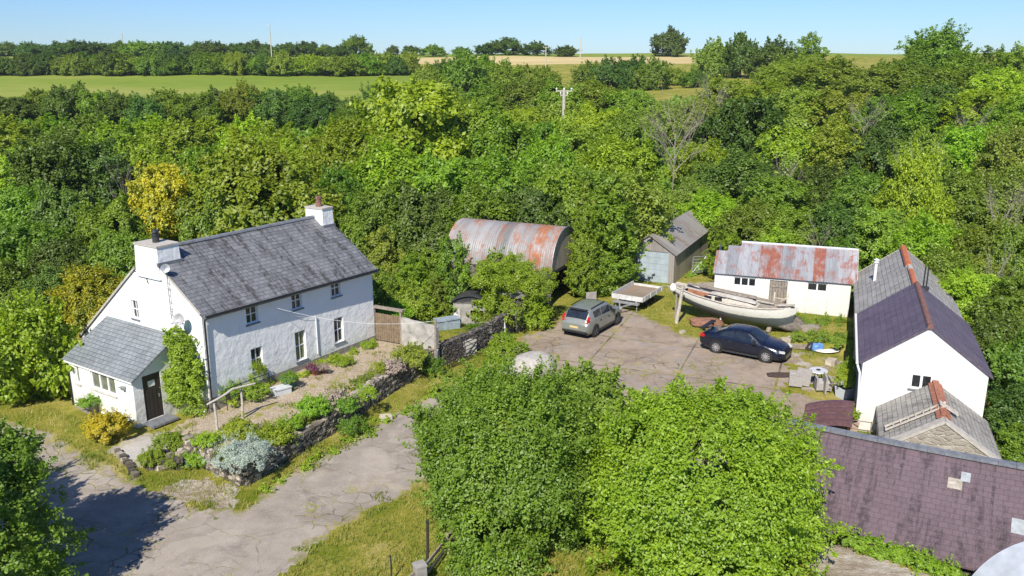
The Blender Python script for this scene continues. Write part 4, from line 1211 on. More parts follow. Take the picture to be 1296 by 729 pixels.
# old boat on the grass
BA, BB = V(9.75, 49.0, 0), V(15.75, 45.15, 0)
bd_ = ax2(BA, BB)
boat = thing('old_boat', 'old white wooden boat propped on posts with a decayed cabin and deck', 'boat', (BA + BB) / 2 + V(0, 0, 0), math.atan2(bd_.y, bd_.x))
BL = (BB - BA).length
bs = np.linspace(0, 1, 40)
beam = smooth_interp(bs, [0, .06, .25, .5, .7, .88, .97, 1], [.34, .52, .86, 1.02, .98, .60, .20, .03], 2)
keel = smooth_interp(bs, [0, .1, .3, .5, .7, .9, .97, 1], [1.30, .95, .52, .30, .24, .28, .42, .85], 2)
sheer = smooth_interp(bs, [0, .2, .5, .8, 1], [1.98, 1.72, 1.50, 1.50, 1.62], 4)
hm = NG('boat_hull_paint'); s_ = hm.sep(hm.co())
n_ = hm.noise(hm.co(), 2.2, 5, .7)
zz_ = hm.math('ADD', s_[2], hm.math('MULTIPLY', n_, .05))
# dark bottom paint, with the lower hull's shading put into it, follows the sheer: UV v runs from keel 0 to sheer 1
uvv = hm.sep(hm.co('UV'))[1]
cc_ = hm.mix(hm.ramp(hm.math('ADD', uvv, hm.math('MULTIPLY', n_, .08)), [(.66, 0.0), (.70, 1.0)]), (.085, .105, .115), (.66, .65, .60))
cc_ = hm.mix(hm.ramp(hm.noise(hm.mapv(hm.co(), (1.2, 1.2, 4)), 2.0, 6, .75), [(.56, 0.0), (.7, .75)]), cc_, (.30, .24, .18))
hm.fin(cc_, .6)
q = MB(); NJ = 11
for i in range(39):
    for j in range(NJ - 1):
        for sg in (1, -1):
            def hp(ii, jj):
                f = jj / (NJ - 1); b = beam[ii]; k = keel[ii]; s = sheer[ii]
                return V((bs[ii] - .5) * BL + (.22 * f * f if ii > 34 else 0) * (ii - 34) / 5, sg * b * math.sin(f * math.pi / 2) ** .75 if f > 0 else 0, k + (s - k) * (f ** 1.35))
            P = [hp(i, j), hp(i + 1, j), hp(i + 1, j + 1), hp(i, j + 1)]
            if sg < 0: pass
            else: P.reverse()
            uv = [(bs[i], j / 10), (bs[i + 1], j / 10), (bs[i + 1], (j + 1) / 10), (bs[i], (j + 1) / 10)]
            if sg > 0: uv.reverse()
            q.face(P, 0, uv)
f_ = lambda j: j / (NJ - 1)
q.face([V(-BL / 2, sg * beam[0] * math.sin(f_(j) * math.pi / 2) ** .75 if j else 0, keel[0] + (sheer[0] - keel[0]) * f_(j) ** 1.35) for sg, j in [(1, j) for j in range(NJ)] + [(-1, j) for j in range(NJ - 1, 0, -1)]], 0, [(0, .9)] * 21)
q.build('hull', hm.m, boat, True, True)
q = MB()
for i in range(39):
    for sg in (1, -1):
        d = lambda ii, y: V((bs[ii] - .5) * BL, y, sheer[ii] - .09)
        lo = .62 if .08 < bs[i] < .30 else 0
        P = [d(i, sg * beam[i] * lo), d(i + 1, sg * beam[i + 1] * lo), d(i + 1, sg * beam[i + 1]), d(i, sg * beam[i])]
        q.face(P, 0, [(p.x, p.y) for p in P])
        if lo:
            P2_ = [P[0], P[1], P[1] - Z * .45, P[0] - Z * .45]; q.face(P2_, 1)
            q.face([V(P[0].x, 0, P[0].z - .45), V(P[1].x, 0, P[1].z - .45), P2_[2], P2_[3]], 1)
q.build('deck', [simple('decayed_deck', (.30, .26, .21), .9, 0, .4, 4), simple('rusty_cockpit', (.33, .15, .09), .9, 0, .35, 5)], boat)
q = MB()
for sg in (1, -1):
    q.tube([V((bs[i] - .5) * BL, sg * (beam[i] + .01), sheer[i] - .01) for i in range(0, 40, 2)], .045, 6)
q.build('gunwale', M['pale_wood'], boat)
q = MB()
def cab(i, j):
    x = -1.55 + 3.1 * i / 12; f = min(1, i / 1.2) * min(1, (12 - i) / 2.2)
    hgt = .34 * (1 - .35 * i / 12) * min(1, f + .05); wd = .60 * (1 - .28 * i / 12)
    zz = 1.46
    prof = [(-wd - .02, 0), (-wd + .04, hgt * .9), (-wd * .5, hgt * 1.08), (0, hgt * 1.14), (wd * .5, hgt * 1.08), (wd - .04, hgt * .9), (wd + .02, 0)]
    return (x, prof[j][0], zz + prof[j][1] - .06 + .05 * (1 - i / 12))
q.grid(cab, 13, 7); q.face([cab(0, j) for j in range(7)]); q.face([cab(12, j) for j in range(7)])
cabo = q.build('cabin', simple('peeling_cabin_paint', (.50, .46, .40), .85, 0, .3, 6), boat)
for x in (-1.25, -.62):
    q = MB()
    for sg in (1,): q.box((x, -.60 + .0, 1.62), (.42, .06, .17))
    q.build('window', M['black'], cabo)
q = MB(); q.bar((-.2, -.38, 1.80), (1.5, -.30, 1.62), .40, .05); q.build('hatch_cover', M['concrete_pale'], boat)
q = MB(); q.bar((-2.9, .35, 2.02), (3.0, .15, 1.68), .13, .10); q.bar((-2.2, .6, 1.95), (1.2, .62, 1.72), .2, .04); q.build('loose_spar', M['grey_wood'], boat)
q = MB(); q.bar((-2.7, -.46, 2.0), (-.2, -.56, 1.80), .16, .05); q.build('side_deck_plank', M['pale_wood'], boat)
q = MB(); q.bar((2.6, 0, 1.6), (3.55, 0, 1.75), .12, .1); q.build('bowsprit', M['pale_wood'], boat)
def post(name, label, a, b, r, mat, grp=None):
    q = MB(); a = Vector(a); b = Vector(b); q.tube([a, a + (b - a) * .5 + V(.02, .01, 0), b], [r * 1.1, r, r * .92], 9)
    return tag(q.build(name, mat, None, False), label, 'post', grp)
G = lambda px, py, z=None: g(px, py, 0 if z is None else z)
post('support_post', 'thick pale post propping the stern of the old boat', g(856, 409) , at_depth(864, 363, g(856, 409).y - .1), .10, M['pale_wood'])
post('support_post', 'grey stake just behind the pale stern post of the boat', g(855, 402), at_depth(856, 372, g(855, 402).y + .1), .08, M['grey_wood'])
post('support_post', 'leaning brown post propping the bow of the old boat', g(972, 420), at_depth(983, 383, g(972, 420).y + .2), .13, M['grey_wood'])
post('support_post', 'thin white prop against the middle of the boat hull', g(911, 411), at_depth(913, 388, g(911, 411).y + .1), .05, M['white_paint'])
bu = MB(); bu.lathe((0, 0, 0), [(0, -.25), (.14, -.22), (.2, -.08), (.2, .08), (.12, .2), (.05, .26), (0, .27)], 14)
buo = bu.build('mooring_buoy', M['white_paint'], None, True); buo.location = at_depth(852, 364, 48.6); tag(buo, 'white mooring buoy hanging at the stern of the old boat', 'buoy')
# railing of rough timber against the shed wall, next to the boat
q = thing('wooden_rail', 'low dark timber rail against the whitewashed shed behind the boat', 'rail', SD0 + sd * .1 + V(-.1, -.45, 0), math.atan2(sd.y, sd.x))
for x in (.1, 1.75): m_ = MB(); m_.box((x, 0, .75), (.08, .08, 1.3)); m_.build('rail_post', M['brown_wood'], q)
m_ = MB(); m_.box((.95, .05, 1.25), (1.9, .05, .16)); m_.build('cross_rail', M['grey_wood'], q)
q = thing('broken_ladder', 'broken wooden frame leaning by the shed door', 'ladder', SD0 + sd * 3.4 + V(-.2, -.6, .5), math.atan2(sd.y, sd.x))
for x in (.1, .85): m_ = MB(); m_.bar((x, 0, 0), (x + .05, .45, 1.15), .07, .06); m_.build('stile', M['pale_wood'], q)
m_ = MB(); m_.bar((.1, .14, .4), (.9, .14, .4), .05, .05); m_.bar((.1, .32, .85), (.9, .32, .80), .05, .05); m_.bar((.12, .1, .3), (.9, .38, 1.0), .05, .05); m_.build('rung', M['pale_wood'], q)

# ------------------------------------------------------------------ walls, fences and gates
def m_stones():
    q = NG('rubble_stones'); t = q.attr('tone'); o = q.co()
    c = q.ramp(t, [(0, (.08, .07, .06)), (.6, (.19, .165, .135)), (1, (.52, .455, .37))])
    c = q.mix(.55, c, q.ramp(q.noise(o, 9, 5, .7), [(.3, (.25, .25, .25)), (.7, (.75, .75, .75))]), 'OVERLAY')
    c = q.mix(q.ramp(q.noise(o, 3, 5, .75), [(.58, 0.0), (.66, .6)]), c, (.10, .12, .04))
    q.bump(q.noise(o, 14, 4, .7), .8, .04)
    return q.fin(c, .92, spec=.12)
M['rubble'] = m_stones()

def stones(name, items, mat):
    """items: (centre, half sizes, rz, tone): one mesh of rough blocks"""
    rnd = random.Random(len(items)); v = []; f = []; tone = []
    for c, hs, rz, t in items:
        i0 = len(v); cs, sn = math.cos(rz), math.sin(rz)
        for sx in (-1, 1):
            for sy in (-1, 1):
                for sz in (-1, 1):
                    x = sx * hs[0] * rnd.uniform(.72, 1.08); y = sy * hs[1] * rnd.uniform(.8, 1.1); z = sz * hs[2] * rnd.uniform(.75, 1.08)
                    v.append((c[0] + x * cs - y * sn, c[1] + x * sn + y * cs, c[2] + z))
        for q in ((0, 1, 3, 2), (4, 6, 7, 5), (0, 4, 5, 1), (2, 3, 7, 6), (0, 2, 6, 4), (1, 5, 7, 3)): f.append([i0 + k for k in q]); tone.append(t)
    me = bpy.data.meshes.new(name); me.from_pydata(v, [], f); me.materials.append(mat)
    me.attributes.new('tone', 'FLOAT', 'FACE').data.foreach_set('value', tone)
    o = bpy.data.objects.new(name, me); col.objects.link(o); return o

def dry_wall(name, label, pts, hfun, thick=.42, sl=.19, sh=.095, seed=1, zbase=None, mat=None):
    rnd = random.Random(seed); items = []
    for a, b in zip(pts[:-1], pts[1:]):
        a = Vector(a); b = Vector(b); L = (b - a).length; d = (b - a) / L; rz = math.atan2(d.y, d.x)
        n = Vector((-d.y, d.x, 0))
        z = 0; k = 0
        while z < 1.6:
            x = -rnd.random() * sl; hh = sh * rnd.uniform(.8, 1.25)
            while x < L:
                w_ = sl * rnd.uniform(.5, 1.6); p = a + d * (x + w_ / 2)
                zb = zbase if zbase is not None else min(zg(p.x + n.x * .5, p.y + n.y * .5), zg(p.x - n.x * .5, p.y - n.y * .5)) - .05
                top = hfun(p.x, p.y) + rnd.uniform(-.06, .06)
                if zb + z + hh / 2 < top:
                    for sd_ in (1, -1):
                        off = (thick * .27 + rnd.uniform(-.02, .03) - z * .03) * sd_
                        items.append(((p.x + n.x * off, p.y + n.y * off, zb + z + hh / 2 + rnd.uniform(-.02, .02)), (w_ / 2 * .98, thick * .26, hh / 2 * 1.0), rz + rnd.uniform(-.05, .05), rnd.random()))
                x += w_ * .97
            z += hh * .95; k += 1
    return tag(stones(name, items, mat or M['rubble']), label, 'wall')

dry_wall('stone_wall', 'rough dry stone retaining wall along the garden terrace above the lane', [WALL_L, WALL_C, WALL_1, WALL_2, WALL_3, WALL_4], lambda x, y: .86 + .08 * math.sin(x * 1.7) + .10 * min(1, max(0, (y - 31) / 4)))
# rendered low wall that carries on from the stone wall, its top rail pale
def rwall(name, label, a, b, h0, h1, th, mat, cat='wall', z0=None):
    a = Vector(a); b = Vector(b); d = (b - a); d.z = 0; d.normalize(); n = Vector((-d.y, d.x, 0)) * th / 2
    za, zb = zg(a.x, a.y) if z0 is None else z0, zg(b.x, b.y) if z0 is None else z0
    q = MB(); N = 8; L = (b - a)
    L.z = 0
    def P(i, s, top):
        p = Vector((a.x, a.y, 0)) + L * i / N; f = i / N
        return Vector((p.x, p.y, 0)) + n * s + Z * ((za + h0) * (1 - f) + (zb + h1) * f + .02 * math.sin(i * 2.1) if top else min(za, zb) - .4)
    for i in range(N):
        q.face([P(i, -1, 0), P(i + 1, -1, 0), P(i + 1, -1, 1), P(i, -1, 1)]); q.face([P(i + 1, 1, 0), P(i, 1, 0), P(i, 1, 1), P(i + 1, 1, 1)]); q.face([P(i, -1, 1), P(i + 1, -1, 1), P(i + 1, 1, 1), P(i, 1, 1)])
    for i in (0, N): q.face([P(i, -1, 0), P(i, 1, 0), P(i, 1, 1), P(i, -1, 1)])
    return tag(q.build(name, mat), label, cat)
GW0 = g(557, 463); GW1 = g(613, 440)
dry_wall('stone_wall', 'dark rough stone garden wall behind the leaning field gate', [GW0 + V(0, .1, 0), GW1 + V(0, .3, 0)], lambda x, y: 1.12, seed=3, zbase=-.05, mat=M['stone_dark'])
dry_wall('stone_wall', 'short rough stone wall between the field gate and the ivy clad outhouse', [GW1 + V(.3, .5, 0), g(650, 422) + V(-.2, .2, 0)], lambda x, y: 1.3, seed=4, zbase=-.05, mat=M['stone_dark'])
cw0 = g(510, 437, .7); cw1 = g(552, 446, .7)
rwall('rendered_wall', 'pale grey rendered wall beside the wooden garden gate', cw0, cw1 + V(.1, 0, 0), 1.5, 1.35, .18, simple('stained_render', (.38, .36, .33), .95, 0, .35, 2.5), z0=.7)
rwall('rendered_wall', 'pale concrete wall end behind the garden washing line posts', cw1 + V(.25, .5, 0), cw1 + V(1.9, 1.9, 0), 1.0, .8, .2, M['concrete_pale'])
gt = thing('garden_gate', 'closed brown boarded wooden gate between the farmhouse and the grey wall', 'gate', hw(LEN + .08, .1, .7), 0)
ge = cw0 - gt.location; ge.z = 0; gl = ge.length; gt.rotation_euler = (0, 0, math.atan2(ge.y, ge.x))
q = MB()
for k in range(11): q.box((.12 + (gl - .24) * (k + .5) / 11, 0, .80), ((gl - .24) / 11 - .012, .03, 1.45 + .02 * (k % 2)))
q.build('board_panel', M['brown_wood'], gt)
for x in (.06, gl - .06): q = MB(); q.box((x, 0, .9), (.11, .11, 1.9)); q.build('gate_post', M['grey_wood'], gt)
q = MB(); q.box((gl / 2, 0, 1.86), (gl + .2, .2, .12)); q.build('lintel', M['grey_wood'], gt)

def field_gate(label, a, b, h, mat, lean=0.0):
    a = Vector(a); b = Vector(b); d = b - a; L = Vector((d.x, d.y, 0)).length
    t = thing('field_gate', label, 'gate', a, math.atan2(d.y, d.x)); dz = b.z - a.z
    P = lambda x, z: V(x, lean * z, z + dz * x / L + .12)
    q = MB()
    for k in range(7): zz = h * (k / 6) ** 1.15; q.tube([P(0, zz), P(L, zz)], .022, 6)
    q.build('bar', mat, t)
    q = MB(); q.tube([P(0, 0), P(0, h)], .028, 6); q.tube([P(L, 0), P(L, h)], .028, 6); q.tube([P(0, 0), P(L * .5, h), P(L, 0)], .02, 6); q.tube([P(L * .5, 0), P(L * .5, h)], .02, 6)
    q.build('frame', mat, t)
    return t
field_gate('dark metal field gate leaning against the low rendered wall', g(567, 469), g(613, 447), 1.05, M['dark_wood'], .15)
field_gate('silver metal field gate between the garage and the whitewashed shed', g(876, 347, .1), g(909, 345, .1), 1.15, M['steel'])
q = post('gate_post', 'pale concrete post at the end of the rendered wall by the field gate', g(555, 465), at_depth(554, 443, g(555, 465).y), .08, M['concrete_pale'])
post('washing_line_post', 'wooden washing line post in the garden in front of the pale wall', g(551, 452, .7), at_depth(551, 404, g(551, 452, .7).y), .06, M['grey_wood'])
post('washing_line_post', 'pale post standing in front of the small black roofed shed', g(582, 414, .5), at_depth(581, 391, g(582, 414, .5).y), .09, M['pale_wood'])
post('washing_line_post', 'slim white post among bright weeds by the stone outhouse', g(639, 428), at_depth(638, 405, g(639, 428).y), .05, M['white_paint'])
def line(name, label, pts, r, mat, cat='washing line'):
    q = MB(); q.tube(pts, r, 5); return tag(q.build(name, mat), label, cat)
def sag(a, b, s, n=12): a = Vector(a); b = Vector(b); return [a + (b - a) * i / n - Z * s * 4 * (i / n) * (1 - i / n) for i in range(n + 1)]
line('washing_line', 'white washing line strung from the farmhouse wall across the garden gate', sag(hw(3.4, -.05, 4.35), at_depth(551, 406, g(551, 452, .7).y), .45) + sag(at_depth(551, 406, g(551, 452, .7).y), at_depth(637, 406, g(639, 428).y), .12), .008, M['white_paint'])
line('overhead_cable', 'thin white cable drooping from under the farmhouse eaves to its waste pipe', sag(hw(3.5, -.06, 4.42), hw(6.25, -.08, 3.1), .25), .008, M['white_paint'], 'cable')

# brown fence left of the porch
fa, fb_ = g(36, 496), g(80, 497)
t = thing('board_fence', 'dark brown vertical board fence in the shade left of the porch', 'fence', fa, math.atan2((fb_ - fa).y, (fb_ - fa).x)); L = (fb_ - fa).length
q = MB()
for k in range(12): q.box((L * (k + .5) / 12, 0, .85), (L / 12 - .015, .025, 1.7 + .03 * math.sin(k * 5)))
q.build('board', M['brown_wood'], t); q = MB(); q.box((L / 2, .04, .4), (L, .05, .1)); q.box((L / 2, .04, 1.4), (L, .05, .1)); q.build('rail', M['brown_wood'], t)

# fence at the bottom of the picture
fp = [g(494, 752), g(537, 716), g(566, 690)]
post('fence_stake', 'thin dark iron stake in the dry grass at the bottom edge', g(495, 735), at_depth(494, 703, g(495, 735).y), .025, M['dark_metal'])
post('fence_stake', 'tall dark iron stake beside the concrete pillar in the dry grass', g(540, 727), at_depth(541, 658, g(540, 727).y), .045, M['dark_wood'])
q = MB(); q.box((0, 0, .3), (.32, .32, .8)); q.box((0, 0, .72), (.35, .35, .06)); o = q.build('concrete_pillar', M['render_grey']); o.location = g(532, 742); o.rotation_euler = (0, 0, .5); tag(o, 'short square concrete pillar in the dry grass by the foreground tree', 'pillar')
t = thing('timber_rail_fence', 'old timber rail fence running from the concrete pillar under the foreground tree', 'fence', g(540, 735), 0)
a0 = Vector((0, 0, 0)); a1 = g(590, 668) - t.location
q = MB(); q.bar(a0 + Z * .55, a1 + Z * .5, .05, .12); q.bar(a0 + Z * .25, a1 + Z * .2, .05, .1); q.bar(a0 + Z * .5, V(-1.6, -2.0, .45), .05, .12); q.build('rail', M['grey_wood'], t)
for f in (.5, 1.0): q = MB(); q.box(a1 * f + Z * .3, (.1, .1, .75)); q.build('fence_post', M['grey_wood'], t)

# ------------------------------------------------------------------ yard and garden objects
t = thing('water_tank', 'whitewashed domed concrete tank with two dark openings by the yard edge', 'tank', g(668, 473) + V(.25, .55, 0), .75)
q = MB()
def dome(i, j):
    th = 2 * math.pi * j / 32; f = i / 10
    ex = lambda c, p: math.copysign(abs(c) ** p, c)
    r = math.cos(f * math.pi / 2) ** .55
    return (1.25 * r * ex(math.cos(th), .8), .95 * r * ex(math.sin(th), .8), .82 * math.sin(f * math.pi / 2) ** .9)
q.grid(dome, 11, 33); q.build('shell', M['concrete'], t, True)
for x in (.15, .42): q = MB(); q.box((x - .1, -.42, .70), (.15, .2, .12), .1); q.build('opening', M['black'], t)

def chair(label, loc, rz, grp):
    t = thing('garden_chair', label, 'chair', loc, rz, grp)
    q = MB(); q.box((0, -.02, .26), (.54, .56, .34)); q.build('seat', WK, t)
    q = MB(); q.bar((0, .27, .06), (0, .36, .90), .07, .66, up=(0, 1, .1)); q.build('backrest', WK, t)
    for sx in (-1, 1):
        q = MB(); q.box((sx * .305, -.02, .35), (.07, .58, .54)); q.box((sx * .305, -.02, .63), (.10, .60, .04)); q.build('armrest', WK, t)
    for sx in (-1, 1):
        for sy in (-1, 1): q = MB(); q.box((sx * .28, sy * .24, .04), (.05, .05, .09)); q.build('leg', M['dark_metal'], t)
    q = MB(); q.box((0, -.04, .46), (.50, .50, .07)); q.build('cushion', simple('grey_cushion', (.42, .41, .40), .9, 0, .1, 6), t)
    return t
WK = simple('grey_wicker', (.33, .31, .30), .8, 0, .25, 20)
chair('grey wicker garden chair standing left of the round garden table', g(1007, 488), -1.9, 'wicker garden chairs')
chair('grey wicker garden chair with its back to us before the round garden table', g(1041, 494), 3.0, 'wicker garden chairs')
t = thing('garden_table', 'small round pale garden table between the two wicker chairs', 'table', g(1034, 487), 0)
q = MB(); q.lathe((0, 0, .70), [(0, 0), (.42, 0), (.44, .02), (.42, .045), (0, .045)], 28); q.build('tabletop', simple('pale_table_top', (.55, .57, .60), .4, 0, .1, 5), t)
for k in range(3): a_ = 2 * math.pi * k / 3; q = MB(); q.tube([(.08 * math.cos(a_), .08 * math.sin(a_), .7), (.34 * math.cos(a_), .34 * math.sin(a_), 0)], .022, 6); q.build('leg', M['dark_metal'], t)
q = MB(); q.lathe((0, 0, .746), [(0, 0), (.09, 0), (.11, .03), (.09, .03), (0, .01)], 12); o = q.build('saucer', M['dark_metal']); o.location = t.location; tag(o, 'small dark dish on the round garden table', 'dish')

def planter(label, loc, s, ht, mat, rz=.36):
    q = MB(); c = [(-1, -1), (1, -1), (1, 1), (-1, 1)]
    B = [V(x * s * .42, y * s * .42, 0) for x, y in c]; T_ = [V(x * s * .5, y * s * .5, ht) for x, y in c]; I = [V(x * s * .43, y * s * .43, ht) for x, y in c]; D = [V(x * s * .42, y * s * .42, ht - .06) for x, y in c]
    for k in range(4):
        k2 = (k + 1) % 4
        q.face([B[k], B[k2], T_[k2], T_[k]]); q.face([T_[k], T_[k2], I[k2], I[k]]); q.face([I[k], I[k2], D[k2], D[k]], 1)
    q.face(D, 1); q.face(B[::-1])
    o = q.build('planter', [mat, M['bark']]); o.location = loc; o.rotation_euler = (0, 0, rz); return tag(o, label, 'planter')
PL = [g(1068, 503), g(1073, 488), g(1073, 545)]
pw_ = simple('pale_blue_planter', (.58, .63, .68), .6, 0, .1, 5)
planter('pale square planter holding the bigger clipped shrub by the white outbuilding', PL[0], .62, .5, pw_)
planter('pale square planter half hidden behind the bigger clipped shrub', PL[1], .6, .5, pw_)
planter('pink terracotta planter under the small clipped shrub near the purple roof', PL[2], .6, .45, simple('pink_planter', (.50, .36, .32), .8, 0, .15, 5))
t = thing('roofing_stack', 'stack of curved maroon roofing sheets beside the purple barn ridge', 'stack', g(1046, 545), -.40)
ms_ = simple('maroon_sheet', (.12, .062, .072), .6, 0, .3, 7)
for k in range(4):
    q = MB()
    def sh(i, j, dz=0.0): u_ = i / 14; return V(-.95 + 1.9 * u_ , -.55 + .30 * k + .26 * j, .10 + .17 * k + .62 * math.sin(math.pi * (.10 + .46 * u_)) + dz)
    q.grid(lambda i, j: sh(i, j), 15, 2); q.grid(lambda i, j: sh(i, 0, -.18 * j), 15, 2); q.grid(lambda i, j: sh(14, 1 - j, 0) - Z * .18 * i, 2, 2); q.grid(lambda i, j: sh(i, 1 - j, -.18), 15, 2)
    q.build('sheet', ms_, t)
q = MB(); q.box((0, .2, .2), (1.5, .8, .4)); q.build('bearer', M['dark_wood'], t)
# railing by the outbuilding
t = thing('metal_railing', 'thin brown metal railing at the foot of the white gable', 'railing', OO + V(-.15, -.5, 0), ORZ - math.pi / 2)
for x in (-.3, .5, 1.4): q = MB(); q.tube([(x, -.2, -.4), (x, -.2, .75)], .02, 6); q.build('upright', M['brown_wood'], t)
for zz in (.35, .72): q = MB(); q.tube([(-.4, -.2, zz), (1.5, -.2, zz)], .018, 6); q.build('rail', M['brown_wood'], t)
q = MB(); q.box((0, 0, .25), (.35, .3, .5)); o = q.build('wooden_crate', M['pale_wood']); o.location = OO + V(.95, -.85, -.2); o.rotation_euler = (0, 0, .3); tag(o, 'small tan wooden box against the foot of the white gable', 'box')

# junk by the bank
def lump(name, label, cat, loc, s, mat, seed):
    rnd = random.Random(seed); q = MB()
    ph = [rnd.uniform(0, 6.28) for _ in range(6)]
    def fn(i, j):
        t = math.pi * i / 10; p = 2 * math.pi * j / 16
        r = 1 + .16 * math.sin(2 * p + ph[0]) * math.sin(t) + .12 * math.sin(3 * p + ph[1] + 2 * t) + .1 * math.sin(4 * t + ph[2])
        return (s[0] * r * math.sin(t) * math.cos(p), s[1] * r * math.sin(t) * math.sin(p), s[2] * (.9 + r * math.cos(t)) * .55)
    q.grid(fn, 11, 17); o = q.build(name, mat, None, True); o.location = loc; return tag(o, label, cat)
lump('sack', 'blue plastic sack lying on the weedy ground by the bank', 'sack', g(1034, 444), (.32, .28, .4), simple('blue_plastic', (.12, .26, .55), .5, 0, .15, 4), 1)
lump('sack', 'black plastic sack next to the blue one', 'sack', g(1026, 443), (.3, .26, .38), simple('black_plastic', (.03, .03, .035), .4), 2)
lump('sack', 'flat white bag on the ground right of the blue sack', 'sack', g(1047, 446), (.55, .3, .16), simple('white_bag', (.68, .66, .62), .8, 0, .1, 4), 3)
q = MB()
for k in range(4): q.bar((-.9 + .1 * k, -.2 + .14 * k, .05 + .03 * k), (1.1, -.1 + .1 * k, .05 + .04 * k), .12, .03)
o = q.build('plank_pile', M['grey_wood']); o.location = g(1012, 441); o.rotation_euler = (0, 0, -.25); tag(o, 'pile of old grey planks beside the dark saloon car', 'planks')
for i, (px, py, s, lb) in enumerate(((993, 434, .5, 'pale concrete block just beyond the bonnet of the dark car'), (1001, 430, .35, 'smaller concrete block at the foot of the grassy bank'), (864, 422, .3, 'pale boulder in the grass left of the boat'), (1052, 462, .55, 'grey paving slab on the weedy ground behind the garden table'))):
    o = stones('stone_block', [((0, 0, s * .28), (s * .55, s * .4, s * .28), .3 * i, .9)], M['rubble']); o.location = g(px, py); tag(o, lb, 'stone')
lump('rubble_heap', 'heap of reddish rubble under the stern of the old boat', 'rubble', g(893, 412), (1.1, .6, .4), simple('red_rubble', (.24, .12, .08), .95, 0, .5, 12, bump=1.0), 5)
lump('earth_heap', 'dark heap of earth and rubble under the boat bow', 'rubble', g(997, 418, .1), (.9, .8, .8), simple('dark_earth', (.14, .12, .10), .95, 0, .45, 6, bump=1.0), 9)
o = stones('rock', [((0, 0, .1), (.45, .3, .18), .2, .75), ((.35, .15, .05), (.25, .25, .2), .9, .55)], M['rubble']); o.location = g(1024, 418, .4); tag(o, 'flat grey rock set in the grassy bank below the whitewashed shed', 'rock')
lump('dead_leaf_litter', 'strip of dark dead leaves on the concrete in front of the dark car', 'litter', g(990, 475), (.9, .28, .06), simple('leaf_litter', (.07, .045, .035), .95, 0, .5, 14, bump=1.0), 6)

# terrace objects
t = thing('rustic_arch', 'rustic grey timber arch on two posts at the corner of the terrace', 'arch', (0, 0, 0), 0)
pa, pb2 = g(275, 549, .62), g(307, 531, .68)
ta, tb = at_depth(271, 511, pa.y), at_depth(305, 493, pb2.y)
for a, b in ((pa, ta), (pb2, tb)):
    q = MB(); q.tube([a - Z * .1, (a + b) / 2 + V(.03, 0, 0), b], [.058, .052, .048], 8); q.build('upright', M['pale_wood'], t)
q = MB(); q.tube([ta + V(-.25, -.1, 0), ta + (tb - ta) * .3 + Z * .12, ta + (tb - ta) * .7 + Z * .2, tb + V(.5, .3, .15)], [.045, .05, .05, .04], 8); q.build('beam', M['pale_wood'], t)
t = thing('iron_railing', 'thin black iron railing along the foot of the farmhouse wall', 'railing', hw(0, 0, .7), math.pi / 2 - HAZ)
for zz in (.55, .95):
    q = MB(); q.tube([(.1, -1.0, zz), (2.4, -1.0, zz)], .02, 6); q.build('rail', M['black'], t)
for x in (.1, .9, 1.65, 2.4): q = MB(); q.tube([(x, -1.0, 0), (x, -1.0, .97)], .018, 6); q.build('upright', M['black'], t)
q = MB(); q.box((0, 0, .14), (.75, .5, .28)); q.box((0, 0, .29), (.8, .55, .05)); o = q.build('storage_box', simple('pale_grey_box', (.55, .58, .60), .6, 0, .1, 4)); o.location = g(356, 498, .7); o.rotation_euler = (0, 0, .75); tag(o, 'low pale grey lidded box on the gravel in front of the farmhouse', 'box')
def pot(label, loc, r, ht, mat):
    q = MB(); q.lathe((0, 0, 0), [(0, 0), (r * .72, 0), (r * .95, ht * .9), (r, ht * .92), (r, ht), (r * .88, ht), (r * .85, ht - .06), (0, ht - .06)], 18); o = q.build('plant_pot', mat, None, False); o.location = loc; return tag(o, label, 'pot')
pot('wide teal glazed tub by the farmhouse wall next to the pale box', g(366, 489, .72), .36, .38, simple('teal_glaze', (.07, .17, .18), .4))
pot('terracotta pot with pink flowers by the farmhouse wall', g(399, 474, .72), .2, .26, M['terracotta'])
pot('small grey pot at the foot of the dry stone wall', g(238, 590, .05), .17, .32, simple('grey_glaze', (.10, .13, .16), .5))
pot('terracotta pot beside the purple flowers by the farmhouse wall', g(409, 471, .72), .18, .24, M['terracotta'])
q = MB()
for k in range(3): q.bar((-.55, -.3 + .3 * k, .25), (.55, -.3 + .3 * k, .25), .03, .5, up=(0, 1, 0))
q.box((-.5, 0, .25), (.06, .7, .5)); q.box((.5, 0, .25), (.06, .7, .5)); o = q.build('wooden_trough', M['grey_wood']); o.location = g(118, 520); o.rotation_euler = (0, .1, -.6); tag(o, 'weathered timber plant trough against the porch wall', 'planter')
q = MB(); q.lathe((0, 0, 0), [(0, 0), (.17, 0), (.18, .05), (.18, .5), (.12, .6), (.06, .62), (.06, .7), (0, .7)], 14); o = q.build('gas_bottle', M['white_paint'], None, False); o.location = g(577, 411, .5); tag(o, 'white gas bottle beside the small black roofed shed', 'gas bottle')
q = MB(); q.box((0, 0, .3), (1.3, .6, .6)); q.box((0, 0, .58), (1.4, .7, .06)); o = q.build('cold_frame', simple('blue_grey_lid', (.27, .32, .36), .6)); o.location = g(566, 416, .6); o.rotation_euler = (0, 0, .5); tag(o, 'low blue grey lidded bin in the garden by the pale wall', 'bin')
q = MB(); q.box((0, 0, .35), (.7, .06, .7)); o = q.build('upright_panel', M['render_grey']); o.location = g(748, 383); o.rotation_euler = (0, 0, .3); tag(o, 'grey wooden board standing beside the grey green car under the trees', 'board')
rk = random.Random(4)
